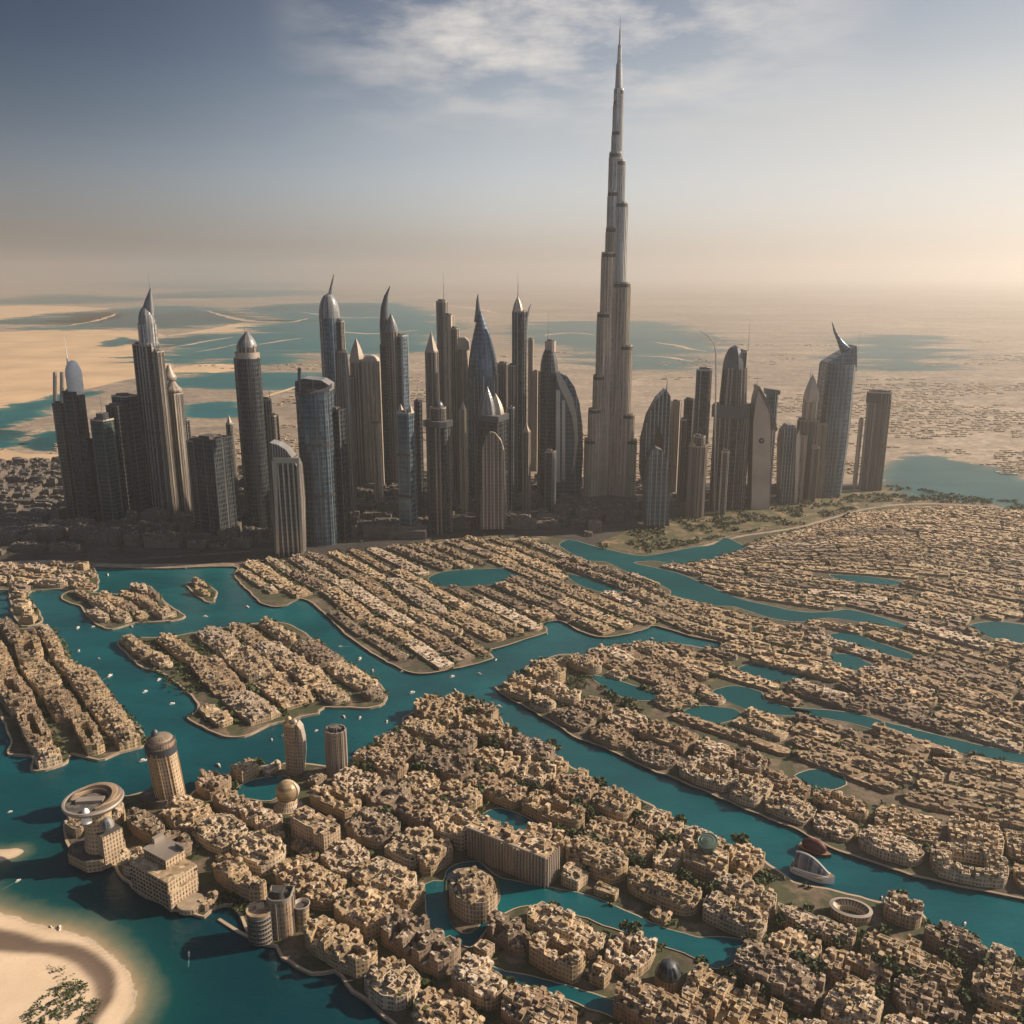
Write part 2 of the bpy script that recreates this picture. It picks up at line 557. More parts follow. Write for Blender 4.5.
def groundmat():
    """desert plain: sand, gravel and long faint streaks of older tracks and channels"""
    m, N, bs = new_mat('desert')
    geo = N.n('ShaderNodeNewGeometry').outputs['Position']
    big = N.noise(geo, 0.00042, 6.0, 0.6)
    col = N.ramp(big, [(0.3, (0.22, 0.175, 0.128)), (0.5, (0.29, 0.232, 0.172)), (0.7, (0.37, 0.30, 0.225))])
    st = N.noise(N.scale(geo, (0.0006, 0.0042, 1.0)), 1.0, 9.0, 0.74)
    col = N.mix(1.0, col, N.ramp(st, [(0.36, 0.74), (0.5, 0.96), (0.64, 1.12)]), 'MULTIPLY')
    vo = N.n('ShaderNodeTexVoronoi', feature='F1', i_Scale=1.0, i_Randomness=0.9)
    N.put(vo, 'Vector', N.scale(geo, (0.008, 0.013, 1.0)))
    vs = N.n('ShaderNodeSeparateXYZ')
    N.put(vs, 0, vo.outputs['Color'])
    col = N.mix(1.0, col, N.ramp(vs.outputs[0], [(0.0, 0.78), (0.7, 1.05), (1.0, 1.2)]), 'MULTIPLY')
    mo = N.noise(geo, 0.022, 7.0, 0.8)
    col = N.mix(1.0, col, N.ramp(mo, [(0.38, 0.66), (0.5, 1.0), (0.62, 1.2)]), 'MULTIPLY')
    fine = N.noise(geo, 0.05, 4.0, 0.7)
    col = N.mix(1.0, col, N.ramp(fine, [(0.35, 0.68), (0.65, 1.25)]), 'MULTIPLY')
    N.put(bs, 'Base Color', col)
    N.put(bs, 'Roughness', 0.95)
    return m


def streetmat(name, asphalt, sand, green, gth=0.6, sc=0.02):
    m, N, bs = new_mat(name)
    geo = N.n('ShaderNodeNewGeometry').outputs['Position']
    n1 = N.noise(geo, sc, 5.0, 0.65)
    n2 = N.noise(geo, sc * 1.7, 4.0, 0.6)
    n3 = N.noise(geo, sc * 14, 4.0, 0.7)
    c = N.mix(N.ramp(n1, [(0.42, 0.0), (0.58, 1.0)]), asphalt, sand)
    c = N.mix(N.ramp(n2, [(gth - 0.04, 0.0), (gth + 0.04, 0.85)]), c, green)
    c = N.mix(1.0, c, N.ramp(n3, [(0.3, 0.6), (0.7, 1.35)]), 'MULTIPLY')
    N.put(bs, 'Base Color', c)
    N.put(bs, 'Roughness', 0.9)
    return m


MAT['desert'] = groundmat()
MAT['island'] = streetmat('island_ground', (0.065, 0.052, 0.04), (0.16, 0.118, 0.078), (0.045, 0.056, 0.02), 0.47)
MAT['district'] = streetmat('district_ground', (0.065, 0.052, 0.04), (0.16, 0.12, 0.08), (0.055, 0.062, 0.026), 0.50)
MAT['tower_ground'] = streetmat('tower_district_shaded_ground', (0.026, 0.024, 0.023), (0.055, 0.047, 0.04), (0.03, 0.036, 0.018), 0.62, 0.008)  # shade around the tower feet is put into these dark colours
MAT['park'] = streetmat('park_ground', (0.13, 0.10, 0.055), (0.24, 0.17, 0.10), (0.06, 0.07, 0.025), 0.48, 0.03)
MAT['path'] = plain('pale_path', (0.36, 0.28, 0.20), 0.9, var=0.2, scale=0.03)
MAT['road'] = plain('asphalt', (0.05, 0.047, 0.044), 0.85, var=0.2, scale=0.03)


def sandmat():
    m, N, bs = new_mat('beach_sand')
    geo = N.n('ShaderNodeNewGeometry').outputs['Position']
    wet = N.n('ShaderNodeAttribute', attribute_name='wet').outputs['Fac']
    n1 = N.noise(geo, 0.03, 5.0)
    c = N.ramp(n1, [(0.3, (0.56, 0.43, 0.29)), (0.7, (0.70, 0.55, 0.39))])
    n2 = N.noise(geo, 0.9, 3.0)
    c = N.mix(1.0, c, N.ramp(n2, [(0.3, 0.92), (0.7, 1.06)]), 'MULTIPLY')
    c = N.mix(wet, c, (0.15, 0.11, 0.08))
    N.put(bs, 'Base Color', c)
    N.put(bs, 'Roughness', N.m('MULTIPLY_ADD', wet, -0.45, 0.95))
    return m


MAT['sand'] = sandmat()
MAT['sandflat'] = plain('dune_sand', (0.52, 0.37, 0.22), 0.95, var=0.18, scale=0.004)


def watermat(name, deep, mid, far=False):
    m, N, bs = new_mat(name)
    geo = N.n('ShaderNodeNewGeometry').outputs['Position']
    n1 = N.noise(N.scale(geo, (1.0, 1.5, 1.0)), 0.0060, 6.0, 0.62)
    c = N.ramp(n1, [(0.30, deep), (0.48, tuple((a * 0.6 + b * 0.4) for a, b in zip(deep, mid))), (0.66, mid)])
    if not far:
        dp = N.n('ShaderNodeAttribute', attribute_name='deep').outputs['Fac']
        c = N.mix(dp, c, N.mix(0.75, c, (0.0008, 0.020, 0.032)))
        sh = N.n('ShaderNodeAttribute', attribute_name='shoal').outputs['Fac']
        c = N.mix(N.ramp(sh, [(0.0, 0.0), (0.30, 0.55), (0.55, 1.0)]), c, (0.006, 0.085, 0.075))
        sn = N.m('ADD', sh, N.m('MULTIPLY_ADD', N.noise(geo, 0.09, 4.0, 0.6), 0.24, -0.12))
        c = N.mix(N.ramp(sn, [(0.25, 0.0), (0.6, 0.40), (0.92, 1.0)]), c, (0.36, 0.28, 0.17))
        c = N.mix(N.ramp(sn, [(0.90, 0.0), (0.95, 0.7), (1.02, 0.2)]), c, (0.55, 0.52, 0.45))
    N.put(bs, 'Base Color', c)
    N.put(bs, 'Roughness', N.m('MULTIPLY_ADD', N.ramp(n1, [(0.35, 0.0), (0.65, 1.0)]), 0.10, 0.07) if not far else 0.5)
    N.put(bs, 'IOR', 1.33)
    N.put(bs, 'Specular IOR Level', 0.12 if far else 0.32)
    w1 = N.noise(N.scale(geo, (1.0, 1.7, 1.0)), 0.16, 6.0, 0.7)
    bp = N.n('ShaderNodeBump', i_Strength=0.3 if not far else 0.1, i_Distance=1.0)
    w2 = N.noise(N.scale(geo, (1.0, 1.9, 1.0)), 0.032, 4.0, 0.6)
    N.put(bp, 'Height', N.m('MULTIPLY_ADD', w2, 2.6, w1))
    N.put(bs, 'Normal', bp.outputs[0])
    return m




def frayed(name, deep_c, mid_c, strength=1.0):
    """shallow lagoon over sand: the waterline frays into spits and pools, nothing is drawn where the sand is dry"""
    m, N, bs = new_mat(name)
    geo = N.n('ShaderNodeNewGeometry').outputs['Position']
    d = N.n('ShaderNodeAttribute', attribute_name='dist').outputs['Fac']
    n1 = N.noise(N.scale(geo, (0.0011, 0.0034, 1.0)), 1.0, 9.0, 0.68)
    n2 = N.noise(N.scale(geo, (0.0045, 0.016, 1.0)), 1.0, 5.0, 0.7)
    f = N.m('ADD', d, N.m('ADD', N.m('MULTIPLY_ADD', n1, 6.0, -3.0), N.m('MULTIPLY_ADD', n2, 2.4, -1.2)))
    wet = N.ramp(f, [(0.0, 0.0), (0.08, 0.8), (0.3, 1.0)])
    deepf = N.ramp(f, [(0.02, 0.0), (0.5, 1.0)])
    c = N.mix(deepf, mid_c, deep_c)
    c = N.mix(1.0, c, N.ramp(n2, [(0.3, 0.8), (0.7, 1.25)]), 'MULTIPLY')
    N.put(bs, 'Base Color', c)
    N.put(bs, 'Roughness', 0.5)
    N.put(bs, 'Specular IOR Level', 0.12)
    N.put(bs, 'Alpha', N.m('MULTIPLY', wet, strength))
    return m


MAT['fray'] = frayed('far_lagoon_frayed', (0.003, 0.098, 0.115), (0.08, 0.21, 0.175))
MAT['fraypale'] = frayed('pale_lagoon_frayed', (0.035, 0.13, 0.145), (0.15, 0.205, 0.185), 0.72)
MAT['foam'] = plain('foam', (0.10, 0.20, 0.21), 0.6, var=0.2)
MAT['shallow'] = plain('shallow_water', (0.17, 0.205, 0.165), 0.6, var=0.25, scale=0.006)
MAT['palewater'] = watermat('pale_lagoon_water', (0.10, 0.16, 0.155), (0.17, 0.20, 0.18), True)
MAT['water'] = watermat('sea_water', (0.0018, 0.052, 0.068), (0.0045, 0.108, 0.124))
MAT['lagoon'] = watermat('lagoon_water', (0.004, 0.060, 0.072), (0.010, 0.088, 0.098), True)
MAT['farwater'] = watermat('far_lagoon_water', (0.006, 0.075, 0.092), (0.016, 0.12, 0.135), True)

# ------------------------------------------------------------------ outlines (picture tracings laid on the ground plane)
GZ = 2.0
EXT = 70000.0
HAZE_DENSITY = 6.5e-5
farpolys = []
road_polys = []
SHORE = [(-420, 590), (-200, 580), (-60, 570), (40, 564), (94, 566), (160, 568), (235, 566), (236, 576), (262, 602), (282, 606), (300, 598),
         (312, 602), (322, 610), (355, 640), (395, 665), (420, 673), (455, 668), (492, 658), (486, 651), (505, 645), (545, 632), (541, 623),
         (560, 620), (580, 630), (605, 637), (640, 630), (655, 625), (690, 635), (722, 642), (716, 650), (690, 646), (650, 642), (625, 645),
         (590, 649), (589, 656), (560, 655), (528, 667), (524, 678), (496, 687), (502, 693), (545, 717), (580, 738), (605, 747), (650, 768),
         (700, 788), (740, 805), (800, 830), (840, 850), (900, 870), (960, 885), (1024, 897), (1140, 925), (1400, 980)]
ISL = {
    'left': [(-160, 640), (0, 622), (20, 628), (52, 630), (72, 660), (82, 668), (100, 680), (120, 705), (146, 738), (140, 747), (120, 753), (97, 760),
             (72, 754), (68, 762), (45, 770), (30, 770), (32, 757), (8, 754), (10, 740), (3, 720), (-10, 700), (-40, 690), (-160, 700)],
    'hook': [(-160, 570), (0, 567), (60, 566), (94, 567), (96, 590), (60, 589), (32, 591), (29, 598), (40, 612), (42, 622), (22, 626), (12, 611), (8, 592), (0, 590), (-160, 600)],
    'twin': [(60, 596), (70, 591), (92, 592), (125, 594), (130, 587), (150, 586), (157, 592), (170, 605), (185, 616), (170, 621), (135, 623), (112, 629), (98, 625), (84, 613), (80, 606), (64, 601)],
    'islet': [(186, 585), (192, 582), (205, 583), (216, 591), (214, 602), (205, 601), (195, 594)],
    'central': [(117, 643), (130, 637), (165, 637), (205, 631), (222, 640), (236, 650), (252, 660), (256, 655), (238, 645), (216, 634), (217, 629), (245, 624), (282, 622), (300, 630), (345, 660),
                (375, 680), (387, 693), (385, 703), (370, 708), (325, 707), (318, 713), (300, 717), (270, 725), (245, 736), (225, 736), (205, 728), (186, 718),
                (198, 708), (185, 690), (160, 672), (140, 666), (128, 655)],
    'large': [(66, 842), (64, 820), (90, 800), (130, 795), (150, 790), (182, 797), (212, 778), (240, 770), (272, 764), (292, 762), (345, 766), (360, 756), (382, 742),
              (402, 728), (402, 718), (415, 711), (430, 703), (470, 700), (492, 708), (500, 717), (516, 740), (545, 746), (572, 767), (612, 787), (655, 806), (662, 818),
              (690, 827), (702, 840), (732, 845), (765, 860), (795, 882), (838, 890), (880, 902), (918, 908), (932, 925), (985, 948), (1004, 958), (1040, 975),
              (1120, 1010), (1200, 1200), (600, 1250), (470, 1120), (395, 1026), (376, 1011), (352, 991), (335, 972), (312, 974), (282, 957), (275, 946), (260, 943), (246, 930),
              (232, 905), (212, 909), (204, 916), (165, 906), (135, 891), (118, 871), (108, 864), (85, 861), (71, 853)],
}
INLAND = {
    'north_cove': [(560, 546), (568, 540), (580, 542), (600, 548), (640, 556), (665, 553), (690, 548), (712, 545), (725, 538), (738, 543), (745, 548), (722, 556),
                   (700, 562), (672, 564), (655, 561), (634, 563), (660, 569), (680, 574), (720, 591), (740, 599), (765, 605), (800, 612), (828, 612), (850, 610), (890, 620), (912, 629), (890, 627), (850, 621), (828, 618),
                   (800, 622), (770, 618), (735, 607), (715, 606), (690, 602), (670, 599), (671, 591), (658, 584), (640, 577), (625, 571), (605, 562), (585, 560)],
    'mid_cut': [(430, 577), (450, 571), (490, 569), (525, 568), (531, 572), (510, 578), (490, 585), (450, 587), (432, 584)],
    'thin_cut': [(568, 574), (600, 582), (622, 592), (600, 592), (575, 583)],
    'green_cut': [(592, 676), (620, 681), (660, 697), (642, 701), (612, 693)],
    'bay': [(713, 691), (735, 686), (760, 692), (765, 700), (790, 708), (812, 712), (790, 716), (760, 713), (745, 709), (722, 699)],
    'basin': [(682, 713), (700, 706), (735, 710), (740, 718), (705, 726), (688, 722)],
    'cut_a': [(822, 637), (850, 632), (870, 640), (905, 652), (918, 660), (890, 656), (860, 646), (835, 641)],
    'cut_b': [(738, 668), (760, 664), (782, 671), (805, 673), (800, 680), (770, 683), (750, 677)],
    'cut_c': [(830, 655), (850, 655), (872, 666), (850, 671), (836, 664)],
    'stream': [(790, 708), (850, 713), (900, 726), (960, 741), (1010, 752), (1080, 770), (985, 758), (930, 746), (880, 731), (840, 721), (800, 714)],
    'pond': [(796, 776), (815, 770), (840, 775), (846, 785), (820, 791)],
    'east_basin': [(970, 626), (1000, 622), (1060, 632), (1060, 650), (1000, 641)],
    'upper_cut': [(830, 575), (870, 577), (905, 583), (880, 586), (845, 581)],
    'yard_pond': [(480, 817), (500, 808), (530, 820), (536, 830), (515, 836), (490, 829)],
    'canal': [(426, 884), (442, 882), (450, 868), (478, 862), (500, 878), (560, 890), (600, 900), (650, 923), (690, 936), (720, 938), (748, 942), (736, 962), (715, 968),
              (690, 956), (650, 941), (620, 931), (580, 916), (555, 911), (520, 906), (492, 922), (470, 948), (450, 936), (430, 938)],
    'dark_canal': [(468, 956), (500, 970), (560, 984), (640, 1012), (620, 1018), (540, 990), (490, 977)],
    'green_lagoon': [(232, 797), (240, 786), (258, 779), (288, 777), (286, 790), (270, 801), (250, 799)],
    'square_pool': [(351, 961), (371, 957), (379, 965), (370, 973), (355, 971)],
}
FARW = [
    [(-80, 420), (0, 411), (25, 404), (57, 396), (100, 392), (60, 404), (0, 428), (-80, 436)],
    [(-60, 432), (8, 431), (15, 437), (6, 447), (-60, 452)],
    [(26, 446), (38, 435), (60, 431), (75, 440), (58, 451), (34, 451)],
    [(50, 327), (75, 318), (118, 310), (160, 306), (200, 307), (235, 315), (275, 321), (250, 323), (225, 324), (180, 328), (135, 328), (85, 329)],
    [(156, 350), (168, 339), (205, 334), (240, 334), (262, 326), (285, 320), (245, 310), (290, 304), (350, 303), (400, 304), (440, 318), (440, 345), (400, 352), (340, 357), (300, 352), (262, 370), (235, 358), (185, 362), (160, 359)],
    [(105, 345), (122, 337), (136, 342), (112, 347)],
    [(178, 377), (240, 372), (330, 376), (340, 392), (230, 389), (186, 385)],
    [(183, 406), (210, 402), (236, 401), (238, 415), (192, 417)],
    [(-60, 303), (0, 299), (60, 295), (150, 299), (60, 304)],
    [(-40, 324), (40, 316), (80, 312), (112, 312), (106, 320), (60, 324)],
    [(110, 284), (200, 280), (290, 284), (210, 289)],
    [(140, 296), (230, 290), (330, 292), (230, 298)],
    [(520, 330), (545, 323), (600, 321), (665, 323), (702, 334), (714, 345), (690, 359), (650, 366), (600, 364), (560, 350), (525, 344)],
    [(855, 341), (900, 334), (935, 349), (948, 360), (920, 373), (870, 374), (858, 360)],
    [(884, 475), (890, 462), (922, 454), (980, 464), (1030, 486), (1120, 515), (1060, 512), (1024, 507), (960, 500), (905, 491)],
]
SANDS = [
    [(-200, 330), (0, 332), (50, 329), (130, 331), (165, 335), (155, 348), (175, 366), (140, 378), (60, 394), (20, 402), (0, 408), (-200, 425)],
    [(160, 337), (205, 330), (240, 323), (262, 326), (235, 332), (200, 333)],
    [(170, 368), (235, 362), (262, 372), (240, 370), (185, 375)],
    [(-100, 455), (0, 449), (28, 453), (62, 453), (64, 459), (0, 465), (-100, 470)],
    [(-200, 310), (0, 306), (60, 306), (110, 309), (40, 314), (0, 321), (-200, 325)],
]
TOWERG = [(-420, 485), (-100, 468), (0, 458), (60, 459), (180, 465), (300, 468), (450, 472), (600, 480), (760, 484), (860, 484), (890, 487), (820, 500), (700, 520), (640, 540), (600, 546), (562, 538),
          (520, 536), (470, 537), (400, 545), (330, 553), (235, 563), (94, 563), (0, 561), (-420, 585)]
PARKG = [(590, 548), (640, 527), (700, 513), (760, 504), (820, 495), (890, 486), (930, 491), (975, 498), (1024, 503), (1300, 540), (1300, 552), (1024, 510), (940, 503), (872, 506), (800, 525), (745, 533), (700, 543), (650, 553), (610, 549)]

shore = G(SHORE, GZ, 8.0, 2.0, closed=False)
gpoly = ccw(shore + [(3000, 400), (EXT, 400), (EXT, EXT), (-EXT, EXT), (-EXT, 1250), (-3000, 1250)])
b = MB()
b.face([(x, y, GZ) for x, y in gpoly], None, 0)
for i in range(len(shore) - 1):
    b.wall(shore[i + 1], shore[i], -1.5, GZ, 0, 1)
    b.wall(shore[i], shore[i + 1], -1.5, GZ, 0, 1)
ground = tag(b.build('ground', [MAT['desert'], MAT['quay']]), kind='structure')


def sheet(name, poly, z, mat):
    bb = MB()
    bb.face([(x, y, z) for x, y in ccw(poly)])
    return tag(bb.build(name, mat), kind='structure')


def strip(name, line, width, z, mat, side=0.5, closed=False, h=0.0, taper=False):
    """a ribbon along a line; side 0.5 centres it, 1 keeps it wholly to the left of the line"""
    bb = MB()
    n = len(line)
    L, Rr = [], []
    for i in range(n):
        a = line[i - 1] if (closed or i > 0) else line[i]
        c = line[(i + 1) % n] if (closed or i < n - 1) else line[i]
        dx, dy = c[0] - a[0], c[1] - a[1]
        l = math.hypot(dx, dy) or 1.0
        nx, ny = -dy / l, dx / l
        w = width * (0.85 + 0.3 * noise.noise(Vector((line[i][0] * 0.03, line[i][1] * 0.03, 2.0))))
        if taper:
            w *= max(.05, math.sin(math.pi * (i + .3) / n)) * (1 + .8 * noise.noise(Vector((line[i][0] * .01, line[i][1] * .01, 6.0))))
        L.append((line[i][0] + nx * w * side, line[i][1] + ny * w * side))
        Rr.append((line[i][0] - nx * w * (1 - side), line[i][1] - ny * w * (1 - side)))
    for i in range(n if closed else n - 1):
        j = (i + 1) % n
        bb.face([(*Rr[i], z), (*Rr[j], z), (*L[j], z), (*L[i], z)])
    return tag(bb.build(name, mat), kind='structure')


# --- district near the islands, tower district, park belt
landline = [q for q in shore if -1000 < q[0] < 1500]
dist_px = [(236, 563), (330, 553), (400, 545), (470, 537), (520, 536), (562, 538), (600, 546), (650, 553), (700, 543), (745, 533), (800, 525), (872, 506), (940, 503), (1024, 510), (1300, 552)]
i0 = min(range(len(shore)), key=lambda i: math.dist(shore[i], P(235, 566, GZ)))
i1 = min(range(len(shore)), key=lambda i: math.dist(shore[i], P(1400, 980, GZ)))
dist_poly = ccw([P(x, y, GZ) for x, y in dist_px] + [(1100, 900)] + shore[i0:i1][::-1])
sheet('district_ground', dist_poly, GZ + 0.05, MAT['district'])
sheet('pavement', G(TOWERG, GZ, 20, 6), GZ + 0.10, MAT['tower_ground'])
sheet('park_ground', G(PARKG, GZ, 15, 5), GZ + 0.15, MAT['park'])
for s_ in SANDS:
    sheet('sand_flat', G(s_, GZ, 60, 40), GZ + 0.25, MAT['sandflat'])
for s_ in FARW:
    yy_ = P(*s_[0], GZ)[1]
    poly = G(s_, GZ, 50 if yy_ > 2500 else 20, 0)
    farpolys.append(poly)
    bx0, bx1, by0, by1 = min(q[0] for q in poly), max(q[0] for q in poly), min(q[1] for q in poly), max(q[1] for q in poly)
    mrg = yy_ * .03
    gx_, gy_ = np.meshgrid(np.linspace(bx0 - mrg * 2, bx1 + mrg * 2, 70), np.linspace(by0 - mrg, by1 + mrg, 50))
    pp = np.stack([gx_.ravel(), gy_.ravel()], 1)
    dd = sdist(pp, poly) / min(yy_ * .045, .22 * min(bx1 - bx0, 2 * (by1 - by0))) + .25
    me = bpy.data.meshes.new('lagoon')
    me.from_pydata([(q[0], q[1], GZ + .6) for q in pp], [], [(j * 70 + i, j * 70 + i + 1, (j + 1) * 70 + i + 1, (j + 1) * 70 + i) for j in range(49) for i in range(69)])
    me.attributes.new('dist', 'FLOAT', 'POINT').data.foreach_set('value', np.clip(dd, -3.2, 4).astype(np.float32))
    me.materials.append(MAT['fraypale'] if s_[0][0] in (855, 884, 520) else MAT['fray'])
    o = bpy.data.objects.new('lagoon', me)
    COL.objects.link(o)
    tag(o, kind='structure')
for ln, w_ in (([(200, 309), (225, 316), (250, 321), (290, 322), (310, 318)], 60), ([(165, 349), (200, 343), (232, 337)], 25), ([(250, 346), (280, 341), (305, 338)], 22), ([(262, 398), (300, 386), (325, 382)], 14),
               ([(190, 353), (215, 349), (238, 344)], 14), ([(60, 327), (100, 320), (118, 313)], 40), ([(420, 303), (470, 308), (500, 314)], 60), ([(632, 355), (670, 358), (692, 362)], 24), ([(650, 342), (680, 346), (705, 352)], 30),
               ([(540, 336), (570, 333), (596, 335)], 36), ([(330, 330), (370, 334), (420, 330)], 40), ([(300, 312), (350, 318), (400, 316)], 50), ([(30, 318), (70, 316)], 50)):
    strip('sand_flat', G(ln, GZ, 25, 30 if w_ > 20 else 8, False), w_ * 1.6, GZ + 1.0, MAT['sandflat'], taper=True)
park_path = G([(596, 552), (640, 559), (700, 547), (738, 537), (800, 527), (872, 508), (940, 504), (1024, 512), (1200, 535)], GZ, 10, 2, False)
strip('path', park_path, 7, GZ + 0.35, MAT['path'])
for ln, wd in (([(-100, 548), (60, 546), (180, 552), (300, 548), (470, 533), (560, 531), (640, 522)], 16), ([(-100, 520), (100, 525), (300, 530), (480, 515), (640, 505), (860, 490)], 12),
               ([(240, 566), (330, 556), (400, 548), (470, 540), (540, 539)], 9)):
    strip('road', G(ln, GZ, 15, 2, False), wd, GZ + 0.3, MAT['road'] if wd > 14 else MAT['path'])
    gl_ = G(ln, GZ, 15, 2, False)
    road_polys.append([(x, y + wd * .7) for x, y in gl_] + [(x, y - wd * .7) for x, y in reversed(gl_)])
for ln in ([(640, 293), (760, 300), (900, 306), (1024, 304)], [(400, 296), (560, 306), (700, 330), (716, 345)], [(690, 338), (800, 350), (900, 362), (1024, 366)], [(850, 420), (940, 424), (1024, 432)]):
    strip('road', G(ln, GZ, 80, 30, False), 20, GZ + 0.3, MAT['path'])

islands = {}
for nm, px_ in ISL.items():
    poly = ccw(G(px_, 1.8, 6, 2.2))
    islands[nm] = poly
    b = MB()
    b.prism(poly, -1.5, 1.8, 0, 1)
    tag(b.build('island', [MAT['quay'], MAT['island']]), kind='structure')
    strip('path', poly, 2.2, 1.95, MAT['path'], 1.0, True)
strip('path', [q for q in shore if q[1] < 1330], 2.4, GZ + 0.2, MAT['path'], 0.0, False)
inland = {}
for nm, px_ in INLAND.items():
    poly = ccw(G(px_, GZ, 5, 1.5))
    inland[nm] = poly
    sheet('lagoon', poly, GZ + 0.45, MAT['water'] if nm in ('canal', 'dark_canal', 'yard_pond', 'green_lagoon', 'square_pool') else MAT['lagoon'])
    strip('path', poly, 1.6, GZ + 0.40, MAT['path'], 0.35, True)
canal_isle = ccw(G([(446, 882), (455, 874), (480, 870), (497, 880), (500, 900), (490, 915), (470, 934), (455, 930), (447, 910)], GZ, 4, 0.5))
b = MB()
b.prism(canal_isle, GZ, GZ + 1.2, 0, 1)
tag(b.build('island', [MAT['quay'], MAT['island']]), kind='structure')

# --- beach in the corner
BEACH = [(-260, 880), (-80, 890), (0, 913), (40, 926), (85, 938), (118, 962), (134, 990), (128, 1015), (100, 1050), (40, 1120), (-100, 1200), (-300, 1150)]
WET = [(-200, 905), (0, 931), (40, 942), (75, 946), (98, 957), (114, 975), (112, 998), (98, 1018), (84, 1040), (80, 1030), (98, 1000), (92, 980), (75, 963), (50, 955), (20, 953), (0, 952), (-200, 940)]
SPIT = [(-60, 851), (0, 850), (18, 848), (25, 851), (18, 856), (0, 861), (-60, 872)]
beach = ccw(G(BEACH, 0, 4, 1))
wetp = ccw(G(WET, 0, 3, 0.5))
spit = ccw(G(SPIT, 0, 4, 1))


def sandmesh(poly, step, rise):
    xs = [p[0] for p in poly]
    ys = [p[1] for p in poly]
    X = np.arange(max(min(xs), -640) - 12, max(xs) + 12, step)
    Y = np.arange(max(min(ys), 300) - 12, max(ys) + 12, step)
    gx, gy = np.meshgrid(X, Y)
    pts = np.stack([gx.ravel(), gy.ravel()], 1)
    d = sdist(pts, poly)
    dw = sdist(pts, wetp)
    z = np.clip(0.03 + d * rise, -0.8, 2.2)
    wet = np.clip((dw + 3.5) / 4.5, 0, 1) * 1.0
    wet = np.maximum(wet, np.clip(1 - np.abs(d) / 2.5, 0, 1) * 0.35)
    z = z - np.clip(dw / 6.0, 0, 1) * 0.7
    z = z + np.array([0.12 * noise.noise(Vector((p[0] * 0.08, p[1] * 0.08, 0))) for p in pts])
    nx_, ny_ = len(X), len(Y)
    ok = (d > -8).reshape(ny_, nx_)
    f = [(j * nx_ + i, j * nx_ + i + 1, (j + 1) * nx_ + i + 1, (j + 1) * nx_ + i) for j in range(ny_ - 1) for i in range(nx_ - 1)
         if ok[j, i] or ok[j + 1, i + 1]]
    me = bpy.data.meshes.new('beach')
    me.from_pydata([(p[0], p[1], zz) for p, zz in zip(pts, z)], [], f)
    at = me.attributes.new('wet', 'FLOAT', 'POINT')
    at.data.foreach_set('value', wet.astype(np.float32))
    me.polygons.foreach_set('use_smooth', np.ones(len(f), bool))
    me.materials.append(MAT['sand'])
    o = bpy.data.objects.new('beach', me)
    COL.objects.link(o)
    return tag(o, kind='structure')


sandmesh(beach, 2.5, 0.05)
sandmesh(spit, 2.5, 0.06)

# --- the sea, one sheet; shallow water over the sand shelves is paler
X = np.concatenate([np.arange(-3000, -520, 60), np.arange(-520, -120, 4), np.arange(-120, 900, 30), np.arange(900, 3001, 100)])
Y = np.concatenate([np.arange(-300, 330, 30), np.arange(330, 640, 4), np.arange(640, 1500, 30)])
gx, gy = np.meshgrid(X, Y)
pts = np.stack([gx.ravel(), gy.ravel()], 1)
db = -sdist(pts, beach)
ds = -sdist(pts, spit)
wob = np.array([noise.noise(Vector((p[0] * 0.012, p[1] * 0.012, 3.0))) for p in pts])
shoal = np.exp(-np.maximum(db, 0) / (15.0 + 9.0 * wob)) + 0.5 * np.exp(-np.maximum(ds, 0) / 12.0)
shoal = np.clip(shoal, 0, 1)
nx_, ny_ = len(X), len(Y)
me = bpy.data.meshes.new('water')
me.from_pydata([(p[0], p[1], 0.0) for p in pts], [], [(j * nx_ + i, j * nx_ + i + 1, (j + 1) * nx_ + i + 1, (j + 1) * nx_ + i) for j in range(ny_ - 1) for i in range(nx_ - 1)])
at = me.attributes.new('shoal', 'FLOAT', 'POINT')
at.data.foreach_set('value', shoal.astype(np.float32))
me.materials.append(MAT['water'])
dpv = np.clip((1.05 - pts[:, 1] / 820.0) / 0.40, 0, 1) * np.clip((250 - pts[:, 0]) / 300, 0, 1)  # sea tone set darker towards the near west
me.attributes.new('deep', 'FLOAT', 'POINT').data.foreach_set('value', dpv.astype(np.float32))
water = bpy.data.objects.new('water', me)
COL.objects.link(water)
tag(water, kind='structure')


# ------------------------------------------------------------------ blocks of flats and terraces
KEEP = []       # circles kept free for the landmark buildings: (x, y, r)


